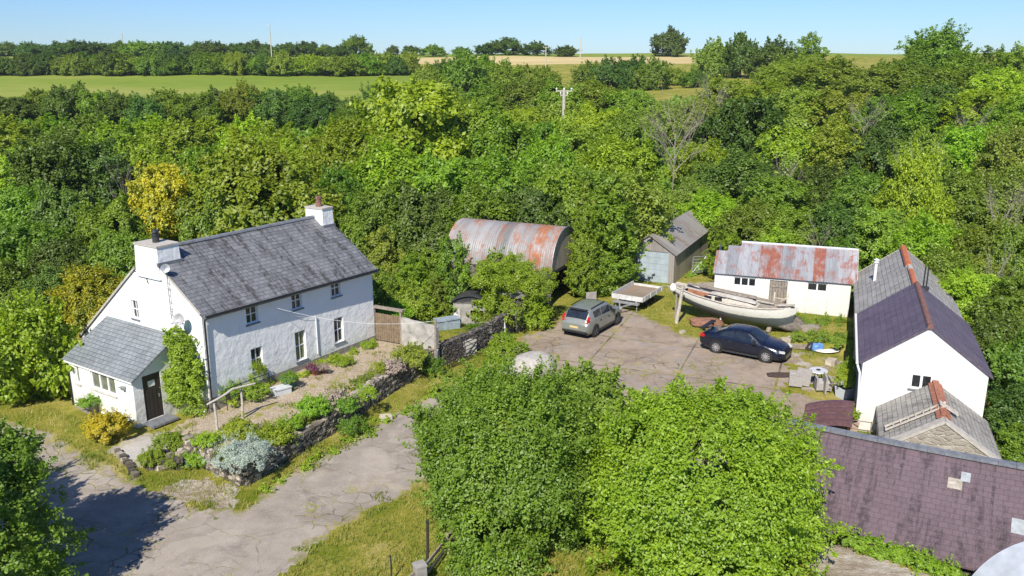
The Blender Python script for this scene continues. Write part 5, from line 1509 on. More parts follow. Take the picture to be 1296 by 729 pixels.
o = stones('rockery', [((rk.uniform(-.7, .7), rk.uniform(-.5, .5), rk.uniform(.05, .45)), (rk.uniform(.07, .16), rk.uniform(.06, .13), rk.uniform(.05, .1)), rk.uniform(0, 3), rk.random()) for _ in range(90)], M['rubble']); o.location = g(212, 588, .0); tag(o, 'small rockery of stones between two clipped green mounds by the path', 'rockery')
o = stones('stone_edging', [((rk.uniform(-.1, .1) + k * .28, rk.uniform(-.05, .05), .06), (.14, .12, .1), rk.uniform(-.2, .2), rk.random()) for k in range(9)], M['rubble']); o.location = g(150, 574, .02); o.rotation_euler = (0, 0, -.9); tag(o, 'row of edging stones along the concrete path below the porch', 'edging')
o = stones('loose_stone', [((0, 0, .08), (.28, .2, .12), .3, 1.0)], M['rubble']); o.location = g(488, 531); tag(o, 'single pale stone on the verge beside the lane', 'stone')

# ------------------------------------------------------------------ poles and wires far off
def pole(label, px, py_top, Yd, r, arms, ht=None):
    top = at_depth(px, py_top, Yd); z0 = zg(top.x, top.y) - .3
    t = thing('utility_pole', label, 'utility pole', (top.x, top.y, 0), 0)
    q = MB(); q.tube([(0, 0, z0), (0, 0, top.z)], [r * 1.25, r], 8); q.build('mast', M['pale_wood'], t)
    for dz, L in arms:
        q = MB(); q.bar((-L / 2, 0, top.z - dz), (L / 2, 0, top.z - dz), .14, .14); q.build('crossarm', M['pale_wood'], t)
        for x in (-L * .46, 0, L * .46): q = MB(); q.lathe((x, 0, top.z - dz + .05), [(.03, 0), (.03, .12), (.1, .14), (.1, .3), (0, .34)], 8); q.build('insulator', M['white_paint'], t)
    return top
pole('pale wooden electricity pole with crossarm rising from the trees behind the barn', 714, 113, 105, .19, [(.2, 2.0), (.7, .9)])
pole('distant electricity pole against the sky near the hay field on the left', 341, 31, 400, .2, [(.3, 3.0)])
pole('small faint electricity pole on the left of the skyline', 154, 41, 470, .2, [(.3, 2.6)])
pole('distant electricity pole in front of the tan field', 691, 59, 330, .17, [(.3, 2.2)])
pole('slim bare mast on the skyline right of the tan field pole', 735, 47, 400, .2, [])

# ------------------------------------------------------------------ vegetation
def mesh_np(name, co, quads, mats, tone=None, tri=False):
    k = quads.shape[1]
    me = bpy.data.meshes.new(name); n, f = len(co), len(quads)
    me.vertices.add(n); me.loops.add(f * k); me.polygons.add(f)
    me.vertices.foreach_set('co', np.ascontiguousarray(co, np.float32).ravel())
    me.loops.foreach_set('vertex_index', np.ascontiguousarray(quads, np.int32).ravel())
    me.polygons.foreach_set('loop_start', np.arange(0, f * k, k, dtype=np.int32))
    if tone is not None:
        me.attributes.new('tone', 'FLOAT', 'FACE').data.foreach_set('value', np.ascontiguousarray(tone, np.float32))
    me.update(calc_edges=True)
    for m in (mats if isinstance(mats, (list, tuple)) else [mats]): me.materials.append(m)
    return me

def unit(v): return v / np.maximum(np.linalg.norm(v, axis=1, keepdims=True), 1e-9)

def leaves(pos, nor, size, rg, tone, asp=.58):
    n = len(pos)
    r = rg.normal(size=(n, 3)); t = unit(np.cross(nor, r)); s = np.cross(nor, t)
    a = (size * rg.uniform(.65, 1.3, n))[:, None]; b = a * asp
    fold = nor * a * .25
    co = np.stack([pos - t * a, pos + s * b - fold, pos + t * a, pos - s * b - fold], 1).reshape(-1, 3)
    q = np.arange(n * 4).reshape(n, 4)
    return co, q, tone

def foliage(name, lobes, n, leaf, seed, mat, nsub=18, subr=.36, core=.70, up=.62, low=-.45, asp=.58, sparse=0.0, sprays=None):
    rg = np.random.default_rng(seed)
    C = np.array([l[0] for l in lobes], float); Rr = np.array([l[1] if hasattr(l[1], '__len__') else (l[1],) * 3 for l in lobes], float)
    vol = Rr.prod(1) ** (2 / 3); w_ = vol / vol.sum()
    S, SR, ST, SL = [], [], [], []
    for k in range(len(C)):
        m = max(5, int(nsub * len(C) * w_[k]))
        d = unit(rg.normal(size=(m * 2, 3))); d = d[d[:, 2] > low][:m]
        S.append(C[k] + d * Rr[k] * rg.uniform(.68, .92, (len(d), 1))); SR.append(Rr[k].mean() * subr * rg.uniform(.6, 1.35, len(d))); ST.append(rg.random(len(d))); SL.append(np.full(len(d), k))
    S = np.concatenate(S); SR = np.concatenate(SR); ST = np.concatenate(ST); SL = np.concatenate(SL)
    keep = rg.random(len(S)) >= sparse; S, SR, ST, SL = S[keep], SR[keep], ST[keep], SL[keep]
    p = SR ** 2 / (SR ** 2).sum()
    N = int(n * 1.6); idx = rg.choice(len(S), N, p=p)
    d = unit(rg.normal(size=(N, 3)) + np.array([0, 0, .25]))
    pos = S[idx] + d * (SR[idx] * rg.uniform(.55, 1.12, N) ** .7)[:, None]
    q = np.ones(N, bool)
    for k in range(len(C)):
        q &= ((((pos - C[k]) / Rr[k]) ** 2).sum(1) > core ** 2)
    ii = np.nonzero(q)[0][:n]
    pos, d, idx = pos[ii], d[ii], idx[ii]
    out = unit((pos - C[SL[idx]]) / Rr[SL[idx]])
    nor = unit(d * .45 + out * .35 + np.array([0, -.12, up]) + rg.normal(size=(len(ii), 3)) * .42)
    tone = np.clip(.15 + .5 * ST[idx] + .35 * rg.random(len(ii)), 0, 1)
    if sprays:
        # loose twigs of leaves that stand out of the crown and break its outline
        m, l0, l1, per, upw = sprays
        sb = rg.choice(len(S), m, p=p); o0 = unit((S[sb] - C[SL[sb]]) / Rr[SL[sb]])
        dr = unit(o0 * .8 + np.array([0, 0, upw]) + rg.normal(size=(m, 3)) * .35)
        ln = rg.uniform(l0, l1, m); st = S[sb] + o0 * SR[sb][:, None] * .7
        k_ = np.repeat(np.arange(m), per); t_ = rg.random(len(k_)) ** .8
        sp = st[k_] + dr[k_] * (ln[k_] * t_)[:, None] + rg.normal(size=(len(k_), 3)) * (ln[k_] * .16 * (1.15 - t_))[:, None]
        sp[:, 2] -= .12 * ln[k_] * t_ ** 2 * (0 if upw > .8 else 1)
        sn = unit(dr[k_] * .3 + np.array([0, -.1, .6]) + rg.normal(size=(len(k_), 3)) * .5)
        pos = np.concatenate([pos, sp]); nor = np.concatenate([nor, sn]); tone = np.concatenate([tone, np.clip(.35 + .3 * rg.random(m)[k_] + .35 * rg.random(len(k_)), 0, 1)])
    return mesh_np(name, *leaves(pos, nor, np.full(len(pos), leaf), rg, tone, asp)[:2], mat, tone)

def crown_lobes(seed, k=11, spread=.62, zlo=.45, zhi=1.25, r=(.34, .52), top=.55):
    """lobes of a crown about 2 wide and 1.7 high, standing on z = 0"""
    rg = np.random.default_rng(seed); L = []
    for i in range(k):
        a = 2 * math.pi * (i * .618 + rg.random() * .2); f = (i + .5) / k
        z = zlo + (zhi - zlo) * f; rr = spread * math.sqrt(max(.05, 1 - (max(0, z - .6) / .95) ** 2)) * rg.uniform(.55, 1.05)
        q = rg.uniform(*r) * (1 - .25 * f)
        L.append(((rr * math.cos(a), rr * math.sin(a), z), (q, q, q * rg.uniform(.75, .95))))
    L.append(((rg.uniform(-.15, .15), rg.uniform(-.15, .15), zhi - .1), top * .8)); L.append(((0, 0, .75), (.6, .6, .5)))
    return L

PLACE = M['leaf_mid']
BROAD = [foliage('crown', crown_lobes(s, 11 + s % 3), 32000, .031, s, PLACE, nsub=20, subr=.36, sprays=(260, .12, .34, 34, .45)) for s in (1, 2, 3, 4, 5)]
LOOSE = [foliage('crown', crown_lobes(s + 20, 14, .7, .3, 1.3, (.22, .40)), 22000, .031, s + 20, PLACE, nsub=18, subr=.40, sprays=(360, .16, .42, 30, .55), core=.5, sparse=.25) for s in (1, 2, 3)]
BUSH = [foliage('foliage', crown_lobes(s + 40, 9, .62, .25, .95, (.34, .5), .5), 15000, .040, s + 40, PLACE, nsub=18, subr=.38, sprays=(260, .15, .42, 30, .7)) for s in (1, 2, 3, 4)]
_r = random.Random(3)
UPR = [foliage('foliage', [((_q.uniform(-.5, .5) * (1 - k / 36), _q.uniform(-.5, .5) * (1 - k / 36), .3 + 1.9 * k / 21), (.50 - .008 * k,) * 3) for k in range(22)], 26000, .036, 90 + s_, PLACE, nsub=16, subr=.30, sprays=(240, .15, .4, 30, .5)) for s_, _q in ((0, random.Random(8)), (1, random.Random(9)), (2, random.Random(10)))]
TALL = [foliage('crown', [((_r.uniform(-.5, .5) * (1 - k / 50), _r.uniform(-.5, .5) * (1 - k / 50), .4 + 2.9 * k / 31), (.50 - .006 * k,) * 3) for k in range(32)], 42000, .036, 77, PLACE, nsub=16, subr=.32, sprays=(360, .15, .42, 30, .4))]

def limb_tubes(mb, seed, height=1.0, r0=.05, spread=.55, n=7, bare=False):
    rnd = random.Random(seed)
    top = V(rnd.uniform(-.06, .06), rnd.uniform(-.06, .06), height * .62)
    mb.tube([V(0, 0, -.08), V(.0, .0, .12 * height), top * .55, top], [r0 * 1.35, r0, r0 * .8, r0 * .6], 8)
    for k in range(n):
        a = 2 * math.pi * (k * .618 + rnd.random() * .15); f = .35 + .6 * k / n
        s = top * f; e = V(math.cos(a) * spread * rnd.uniform(.5, 1), math.sin(a) * spread * rnd.uniform(.5, 1), s.z + height * rnd.uniform(.18, .42))
        mid = (s + e) / 2 + V(0, 0, .05)
        mb.tube([s, mid, e], [r0 * .5, r0 * .32, r0 * .10], 6)
        if bare:
            for j in range(7):
                s2 = s + (e - s) * rnd.uniform(.4, .95); b2 = a + rnd.uniform(-1.1, 1.1)
                e2 = s2 + V(math.cos(b2) * .22, math.sin(b2) * .22, rnd.uniform(.08, .26)) * rnd.uniform(.6, 1.3)
                mb.tube([s2, (s2 + e2) / 2 + V(0, 0, .015), e2], [r0 * .2, r0 * .13, r0 * .04], 5)
                for i in range(3):
                    s3 = s2 + (e2 - s2) * rnd.uniform(.3, 1); e3 = s3 + V(rnd.uniform(-.1, .1), rnd.uniform(-.1, .1), rnd.uniform(.03, .15)); mb.tube([s3, e3], [r0 * .08, r0 * .03], 4)
def mesh_of(mb, mat):
    o = mb.build('tmp', mat); me = o.data; bpy.data.objects.remove(o); return me
TRUNK = []
for s in range(3):
    q = MB(); limb_tubes(q, s + 3, 1.35, .055); TRUNK.append(mesh_of(q, M['bark']))

TONES = {'bright': ('leaf_bright', 'bright green leafy tree'), 'mid': ('leaf_mid', 'mid green bushy tree'), 'dark': ('leaf_dark', 'dark green dense tree'),
         'olive': ('leaf_olive', 'olive green scrubby tree'), 'light': ('leaf_light', 'pale green rounded tree'), 'willow': ('leaf_willow', 'grey green willowy tree'),
         'gorse': ('leaf_gorse', 'yellow flowering gorse bush'), 'lime': ('leaf_lime', 'yellow green leafy tree')}
def slot(o, mat):
    o.material_slots[0].link = 'OBJECT'; o.material_slots[0].material = mat
NTREE = [0]; AUTO = []
def where(px):
    for lim, s in ((55, 'at the left edge'), (130, 'far left behind the porch'), (235, 'behind the left chimney'), (330, 'behind the left roof half'), (400, 'behind the right roof half'), (470, 'behind the right chimney'), (560, 'between farmhouse and arched barn'),
                   (640, 'behind the arched barn'), (710, 'right behind the arched barn'), (800, 'behind the grey green car'), (895, 'behind the brown garage'), (990, 'behind the whitewashed shed'), (1085, 'right behind the whitewashed shed'),
                   (1150, 'behind the grey outbuilding'), (1220, 'right of the outbuildings')):
        if px < lim: return s
    return 'at the right edge'
def row(Yd):
    for lim, s in ((50, 'in the nearest row'), (58, 'in the front rows'), (66, 'in the second row'), (80, 'in the third row'), (96, 'midway up the slope'), (125, 'far up the slope'), (175, 'below the far fields'), (260, 'near the far hedge')):
        if Yd < lim: return s
    return 'on the skyline'
def tree(px, top, Yd, wpx, tone='mid', form='broad', label=None, group='trees of the wood round the farm', base=None, name=None, cat=None):
    p = at_depth(px, top, Yd); dist = math.hypot(Yd, H - p.z)
    rx = wpx * dist / 1070 / 2
    z0 = zg(p.x, p.y) if base is None else base
    hgt = max(p.z - z0, rx * .8)
    i = NTREE[0]; NTREE[0] += 1
    bush = form in ('bush',) or hgt < 3.2
    kindname = name or ('shrub' if bush else 'tree')
    t = thing(kindname, '', cat or kindname, (p.x, p.y, z0), 0, group)
    rot = i * 2.39996
    if bush:
        me = BUSH[i % len(BUSH)]; hh, zoff = 1.42, -.08
        if hgt / rx > 2.0: me, hh, zoff = UPR[i % 3], 2.6, -.03
    elif form == 'tall':
        me = TALL[0]; hh, zoff = 3.65, -.02
    else:
        me = (LOOSE if form == 'loose' else BROAD)[i % (3 if form == 'loose' else 5)]; hh, zoff = 1.62, .03
    c = bpy.data.objects.new('foliage' if bush else 'crown', me); col.objects.link(c); c.parent = t
    sz = hgt * (1 - zoff) / hh
    c.scale = (rx * 1.08, rx * 1.08, sz); c.location = (0, 0, hgt * zoff); c.rotation_euler = (0, 0, rot)
    slot(c, M[TONES[tone][0]])
    k = bpy.data.objects.new('stem' if bush else 'trunk', TRUNK[i % 3]); col.objects.link(k); k.parent = t
    k.scale = (rx * .9, rx * .9, hgt * .68); k.rotation_euler = (0, 0, rot)
    if label: t['label'] = label
    else:
        nm = TONES[tone][1]
        if bush: nm = nm.replace('tree', 'shrub')
        AUTO.append((px, nm + ' ' + where(px) + ' ' + row(Yd), t))
    return t
def label_auto():
    by = {}
    for px, l, t in AUTO: by.setdefault(l, []).append((px, t))
    for l, v in by.items():
        v.sort(key=lambda a: a[0])
        if len(v) == 1: v[0][1]['label'] = l; continue
        ORD = 'first second third fourth fifth sixth seventh eighth ninth tenth eleventh twelfth thirteenth fourteenth fifteenth sixteenth seventeenth eighteenth nineteenth twentieth'.split()
        names = {2: ['left of two', 'right of two'], 3: ['left of three', 'middle of three', 'right of three']}.get(len(v)) or [o + ' from left' for o in ORD][:len(v)]
        wd = {4: 'four', 5: 'five', 6: 'six', 7: 'seven'}.get(len(v), 'many')
        for (px, t), s in zip(v, names): t['label'] = l + ', ' + (s % wd if '%s' in s else s)

T = tree
# skyline and beyond
T(847, 38, 430, 46, 'dark', 'bush', label='lone dark round tree on the skyline right of centre', name='tree')
T(450, 47, 440, 36, 'mid', 'bush', label='lone round green tree on the skyline left of centre', name='tree')
T(1028, 41, 250, 44, 'mid', 'bush', label='rounded tree on the skyline above the whitewashed shed', name='tree')
T(1185, 42, 190, 92, 'mid', 'loose', label='wide flat topped tree standing up on the skyline at the right', name='tree')
rv = random.Random(41)
for px in range(-10, 450, 21):
    T(px + rv.uniform(-6, 6), rv.choice((54, 55, 57, 58, 59)) + rv.uniform(-1, 1), 430 + rv.uniform(-8, 12), rv.uniform(26, 46), rv.choice(('dark', 'mid', 'dark')), 'bush', name='tree', group='hedge trees along the skyline')
for a in ((497, 58, 450, 16, 'dark'), (520, 59, 450, 26, 'dark'), (548, 63, 440, 30, 'mid'), (585, 62, 430, 26, 'mid'), (615, 65, 440, 30, 'dark'), (640, 61, 440, 46, 'dark'), (680, 65, 440, 36, 'dark'), (715, 64, 430, 30, 'dark'), (905, 52, 260, 46, 'mid'), (940, 47, 255, 50, 'dark'), (978, 53, 250, 66, 'dark'), (1003, 72, 215, 60, 'mid'), (1262, 58, 170, 60, 'mid'), (1290, 56, 165, 60, 'bright'), (1230, 70, 165, 70, 'bright')): T(*a, form='bush', name='tree')
# tall hedgerow under the skyline, left
px = -16
while px < 520:
    T(px, 71 + rv.uniform(-4, 4), 292 + rv.uniform(-4, 4), rv.uniform(26, 50), rv.choice(('dark', 'mid', 'olive', 'dark', 'mid', 'light')), 'bush', name='tree', group='hedge trees along the far field')
    px += rv.uniform(8, 17)
for i, px in enumerate((540, 562, 588, 612, 640, 668, 690, 745, 770, 800, 828, 858, 880)):
    T(px, (84, 78, 68, 74, 80, 84, 86, 80, 77, 74, 76, 88, 90)[i], 225 + (i * 13 % 25), (40, 44, 60, 54, 50, 46, 40, 40, 50, 54, 46, 36, 34)[i], ('mid', 'dark', 'mid', 'mid', 'olive', 'willow', 'mid', 'olive', 'dark', 'dark', 'mid', 'olive', 'mid')[i], 'bush', name='tree', group='hedge trees along the far field')
# scrub below the hay field
for a in ((12, 122, 150, 74, 'dark'), (50, 112, 155, 56, 'olive'), (82, 106, 150, 66, 'dark'), (118, 114, 150, 56, 'mid'), (150, 120, 142, 60, 'dark'), (180, 126, 138, 56, 'dark', 'loose'), (210, 112, 150, 60, 'olive'), (248, 116, 148, 56, 'mid'), (280, 112, 152, 50, 'dark'), (312, 108, 150, 60, 'olive'), (345, 112, 148, 60, 'dark'), (378, 108, 152, 60, 'mid'), (400, 118, 140, 56, 'dark'), (430, 122, 142, 56, 'dark'), (455, 128, 135, 50, 'olive'),
          (475, 104, 125, 42, 'dark'), (18, 152, 115, 100, 'light', 'bush'), (64, 150, 118, 90, 'light', 'bush'), (104, 152, 112, 90, 'olive', 'bush'), (146, 158, 108, 96, 'light', 'bush'), (186, 152, 114, 90, 'light', 'bush'), (228, 156, 108, 90, 'light', 'bush'), (268, 154, 112, 84, 'light', 'bush'), (308, 154, 108, 90, 'lime', 'bush'), (345, 160, 104, 84, 'light', 'bush'), (430, 154, 108, 76, 'light', 'bush')): T(*a)
# woods left and behind the farmhouse
for a in ((8, 186, 84, 90, 'light'), (62, 180, 74, 120, 'dark', 'loose'), (120, 186, 76, 100, 'dark', 'loose'), (178, 186, 84, 84, 'light'), (250, 182, 76, 74, 'light'), (392, 186, 88, 80, 'light'), (352, 172, 98, 74, 'light'), (405, 170, 104, 70, 'light'), (714, 150, 92, 66, 'light'), (690, 152, 90, 60, 'mid'),
          (18, 232, 60, 100, 'mid'), (82, 236, 58, 96, 'dark'), (138, 250, 56, 90, 'mid'), (262, 240, 58, 76, 'olive'), (30, 278, 53, 110, 'mid'), (78, 300, 50, 96, 'dark'), (150, 292, 50, 90, 'mid'), (5, 330, 47, 90, 'mid'), (60, 342, 46, 80, 'dark')): T(*a)
T(205, 204, 64, 100, 'gorse', label='large yellow green flowering gorse bush behind the left chimney of the farmhouse', name='shrub')
T(112, 332, 45, 92, 'gorse', label='yellow flowering gorse bush at the back left corner of the farmhouse', name='shrub')
T(312, 174, 60, 176, 'bright', label='large bright green sycamore directly behind the middle of the farmhouse roof', name='tree')
T(28, 385, 36.2, 130, 'bright', 'bush', label='broad bright green bush in front of the dark board fence at the left', name='shrub')
T(-10, 440, 38, 90, 'mid', label='green bush cut off by the left edge beside the small lawn', name='shrub')
# centre
T(532, 98, 84, 176, 'bright', label='tallest bright green ash tree in the centre between farmhouse and arched barn', name='tree')
for a in ((446, 146, 78, 116, 'bright'), (600, 132, 86, 120, 'mid'), (645, 148, 82, 124, 'bright'), (492, 186, 68, 140, 'bright'), (572, 196, 66, 130, 'bright'), (640, 190, 67, 126, 'mid'), (690, 172, 74, 100, 'bright'), (735, 160, 82, 110, 'mid'), (780, 178, 76, 110, 'bright'), (722, 206, 62, 110, 'bright'), (430, 210, 64, 90, 'mid'), (470, 236, 60, 90, 'mid'),
          (540, 238, 60, 110, 'dark'), (610, 240, 60, 110, 'mid'), (670, 235, 60, 100, 'dark'), (620, 104, 150, 80, 'mid'), (665, 98, 150, 76, 'olive'), (712, 104, 145, 76, 'mid'), (755, 104, 145, 76, 'olive'), (800, 112, 138, 76, 'mid'), (560, 112, 140, 70, 'mid'), (700, 128, 118, 80, 'willow'), (752, 136, 112, 84, 'light'), (800, 146, 104, 80, 'olive'), (660, 136, 116, 70, 'light'), (842, 128, 125, 70, 'olive')): T(*a)
T(790, 214, 59.5, 136, 'willow', label='grey green willow overhanging the left side of the brown garage roof', name='tree')
T(874, 230, 72, 84, 'willow', label='pale willowy tree behind the ridge of the brown garage', name='tree')
T(768, 212, 54.8, 92, 'mid', 'tall', label='tall ivy clad tree between the arched barn and the garage', name='tree')
T(741, 256, 52.8, 48, 'bright', 'tall', label='narrow ivy covered tree against the right end of the arched barn', name='tree')
# right
for a in ((1002, 76, 190, 84, 'mid'), (1050, 78, 170, 104, 'olive', 'loose'), (1106, 84, 160, 104, 'olive'), (1150, 76, 165, 84, 'mid'), (1200, 84, 140, 90, 'mid'), (1262, 86, 135, 90, 'light'),
          (925, 98, 150, 84, 'olive'), (965, 104, 145, 80, 'light'), (888, 128, 125, 70, 'olive'), (945, 120, 96, 112, 'dark'), (1010, 108, 128, 104, 'olive'), (1078, 114, 122, 112, 'olive'), (1130, 118, 116, 96, 'bright'), (1185, 110, 122, 100, 'dark'), (1245, 112, 115, 104, 'light'), (1295, 118, 108, 90, 'light'),
          (1004, 158, 92, 108, 'light'), (1062, 162, 90, 108, 'olive', 'loose'), (1118, 162, 88, 100, 'dark'), (1168, 172, 84, 84, 'olive', 'loose'), (1228, 156, 90, 110, 'light'), (1286, 168, 82, 90, 'olive', 'loose'),
          (895, 178, 92, 84, 'light'), (930, 196, 78, 118, 'dark'), (988, 222, 72, 108, 'mid'), (1042, 206, 74, 92, 'dark'), (1094, 218, 70, 100, 'mid'), (1150, 226, 66, 84, 'light'), (1212, 222, 68, 108, 'olive'), (1272, 226, 66, 100, 'olive', 'loose'),
          (905, 240, 68, 90, 'light'), (950, 256, 62, 96, 'olive'), (1008, 266, 60, 90, 'mid'), (1062, 262, 60, 96, 'dark'), (1120, 262, 58, 90, 'mid'), (1182, 270, 53, 100, 'light'), (1246, 282, 51, 104, 'mid'), (1300, 290, 49, 90, 'mid'),
          (1195, 318, 48, 90, 'olive'), (1240, 344, 44.5, 100, 'light'), (1292, 350, 43, 100, 'mid'), (1262, 404, 38.5, 84, 'dark'), (1302, 430, 36, 96, 'mid'), (1284, 492, 32, 80, 'dark'), (1310, 540, 29.5, 80, 'mid')): T(*a)
T(1168, 198, 63, 76, 'lime', 'loose', label='vivid yellow green tree behind the orange ridge of the grey outbuilding', name='tree')
T(925, 292, 57.5, 60, 'lime', 'bush', label='bright lime green shrub between the garage and the whitewashed shed', name='shrub')
T(985, 290, 55.5, 70, 'light', 'bush', label='pale shrub peeping over the left half of the rusty shed ridge', name='shrub')
T(1060, 300, 54, 60, 'mid', 'bush', label='green shrub behind the right end of the rusty shed ridge', name='shrub')
# garden between the farmhouse and the arched barn
for a in ((574, 296, 48.3, 66, 'mid', 'bush', 'round mid green bush against the left part of the arched barn roof'), (626, 318, 47.6, 74, 'bright', 'bush', 'bright bush in front of the middle of the arched barn'), (672, 350, 46.6, 50, 'bright', 'bush', 'leafy bush just left of the ivy on the stone outhouse'),
          (484, 286, 54, 60, 'olive', 'bush', 'olive shrub beside the right gable of the farmhouse'), (520, 322, 50, 66, 'light', 'bush', 'pale garden shrub in the middle of the overgrown garden'), (486, 340, 47.5, 50, 'mid', 'bush', 'dark leaved shrub behind the wooden garden gate'), (524, 362, 46, 56, 'light', 'bush', 'bright yellow green garden shrub behind the pale rendered wall'), (552, 350, 47.5, 44, 'olive', 'bush', 'olive garden shrub left of the small black roofed shed'),
          (545, 312, 51.5, 50, 'mid', 'bush', 'garden shrub beside the left end of the arched barn'), (500, 384, 44.6, 44, 'light', 'bush', 'low bright shrub growing over the top of the garden gate'), (624, 392, 46, 34, 'willow', 'bush', 'straggly grey green shrub at the right of the black roofed shed'), (598, 418, 45.2, 34, 'mid', 'bush', 'small green shrub behind the low rendered garden wall'), (560, 425, 45, 30, 'light', 'bush', 'small pale shrub beside the washing line post'),
          (575, 384, 47.9, 30, 'mid', 'bush', 'small shrub just behind the black curved shed roof')):
    T(*a[:6], label=a[6], group='garden shrubs', name='shrub')
label_auto()

# ---- foreground trees, each with its own crown of small leaves
def big_tree(label, loc, rx, hgt, tone, seed, n, leaf, k=20, zlo=.30, shoots=0, sparse=0.0, taper=0.0, spr=(900, .35, .8, 42, .5)):
    t = thing('tree', label, 'tree', loc, 0)
    L = []
    rg = np.random.default_rng(seed)
    for i in range(k):
        a = 2 * math.pi * (i * .618 + rg.random() * .12); f = (i + .5) / k
        z = zlo + (1 - zlo) * f * .84; rr = .76 * math.sqrt(max(.04, 1 - (max(0, f - .25) / .85) ** 2)) * rg.uniform(.5, 1.12) * (.92 if f < .12 else 1)
        rr *= 1 - taper * f
        q = rg.uniform(.20, .42) * (1 - .25 * f)
        L.append(((rr * rx * math.cos(a), rr * rx * math.sin(a), z * hgt), (q * rx, q * rx, q * rx * .75)))
    L.append(((0, 0, hgt * .5), (rx * .7, rx * .7, hgt * .40))); L.append(((0, 0, hgt * .68), (rx * .42, rx * .42, hgt * .2)))
    for i in range(shoots):
        a = rg.random() * 6.283; rr = rx * math.sqrt(rg.random()) * .95; zz = hgt * (.98 - .42 * (rr / rx) ** 2) + rg.uniform(-.2, .35)
        L.append(((rr * math.cos(a), rr * math.sin(a), zz), (.22, .22, rg.uniform(.45, .85))))
    me = foliage('crown', L, n, leaf, seed, M[TONES[tone][0]], nsub=26, subr=.32, core=.70, sparse=sparse, sprays=spr)
    c = bpy.data.objects.new('crown', me); col.objects.link(c); c.parent = t
    q = MB(); limb_tubes(q, seed, 1.1, .03, .36, 11); k_ = q.build('trunk', M['bark'], t); k_.scale = (rx * .85, rx * .85, hgt * .68)
    return t
big_tree('large mid green tree in the centre foreground beside the lane', (.05, 25.0, -.25), 3.75, 5.6, 'mid', 201, 170000, .05, 38, -.03, shoots=16, sparse=.22, taper=.34, spr=(1100, .4, 1.05, 46, .95))
big_tree('large bright yellow green tree in the foreground left of the purple barn', (5.65, 22.6, -.1), 4.15, 5.9, 'light', 203, 140000, .049, 44, -.02, sparse=.24, taper=.16, spr=(1300, .3, .75, 44, .55))
big_tree('green tree cut off by the left edge casting a shadow on the lane', (-15.2, 20.6, -.05), 2.8, 5.9, 'mid', 205, 70000, .05, 26, .08, sparse=.3)
big_tree('dark tree at the very left edge beyond the corner tree by the lane', (-18.8, 22.0, 0), 3.1, 5.6, 'dark', 207, 60000, .055, 26, .12, sparse=.35)
for a in ((748, 468, 32.0, 110, 'olive', 'loose', 'loose grey green sapling with upright shoots at the yard edge'), (706, 478, 32.2, 60, 'light', 'bush', 'bright shrub in front of the whitewashed domed tank')):
    T(*a[:6], label=a[6], group='saplings at the yard edge', name='shrub')
T(1008, 575, 23.5, 70, 'light', 'bush', label='leafy side bush touching the left end of the purple barn roof', name='shrub')

# ---- climbing plants and ivy
def cover(name, label, cat, lobes, n, leaf, seed, mat, loc=(0, 0, 0), rz=0, **k):
    o = bpy.data.objects.new(name, foliage(name, lobes, int(n * .85), leaf, seed, mat, sprays=(n // 130, leaf * 4, leaf * 12, 22, .5), **k)); col.objects.link(o); o.location = loc; o.rotation_euler = (0, 0, rz)
    return tag(o, label, cat)
rk = random.Random(12)
cover('climbing_shrub', 'tall leafy climber covering the farmhouse corner beside the porch door', 'climber',
      [((-.4 + rk.uniform(-.2, .1), .95 + rk.uniform(-.75, .75) * (1 - .45 * f), .7 + 3.0 * f), (.34, .46, .45)) for f in [k / 11 for k in range(12)] for _ in (0, 1, 2)], 24000, .045, 31, M['leaf_bright'], HO, math.pi / 2 - HAZ, nsub=14, core=.6)
cover('ivy', 'thick green ivy mass covering the top of the stone outhouse', 'ivy',
      [((rk.uniform(-.9, 2.7), rk.uniform(-.4, 2.8), 2.3 + rk.uniform(0, .8)), rk.uniform(.5, .8)) for _ in range(22)] + [((x, -.15, 1.9 + rk.uniform(-.3, .1)), .4) for x in (0, .6, 1.2, 1.8, 2.4)] + [((2.5, y, 1.2 + rk.uniform(-.5, .5)), .38) for y in (.1, .6, 1.2, 1.9)] + [((rk.uniform(-1.4, -.2), rk.uniform(-.6, 1.6), rk.uniform(.5, 2.2)), rk.uniform(.4, .65)) for _ in range(9)] + [((x, -.22, 1.1 + rk.uniform(-.4, .4)), (.32, .2, .45)) for x in (.1, .9, 1.7)], 44000, .045, 33, M['leaf_light'], IO, math.atan2(ID.y, ID.x), nsub=12)
cover('creeper', 'bright green creeper spilling over the ground by the slim white post', 'creeper',
      [((g(px, py).x, g(px, py).y, .15), (.7, .7, .4)) for px, py in ((636, 436), (632, 450), (626, 465), (618, 482), (612, 498), (640, 470), (630, 492), (648, 446), (640, 508), (655, 500))], 22000, .042, 35, M['leaf_lime'], nsub=16)
cover('creeper', 'leafy creeper hanging from the eave at the foot of the purple barn', 'creeper',
      [((g(px, py, .9).x, g(px, py, .9).y, .95), (rk.uniform(.12, .34), rk.uniform(.12, .3), rk.uniform(.10, .24))) for px, py in [(1060 + 5.2 * k + rk.uniform(-3, 3), 682 + 1.62 * k + rk.uniform(-4, 5)) for k in range(30)]], 16000, .036, 37, M['leaf_bright'], nsub=14)
cover('weeds', 'band of low green weeds along the foot of the stone wall', 'weeds',
      [((g(px, py).x, g(px, py).y, .03), (rk.uniform(.08, .3), rk.uniform(.08, .26), rk.uniform(.05, .16))) for px, py in [(335 + 220 * f + rk.uniform(-9, 9), 621 - 128 * f + rk.uniform(-4, 8)) for f in [k / 30 for k in range(31)]]], 9000, .034, 38, M['leaf_bright'], nsub=14)
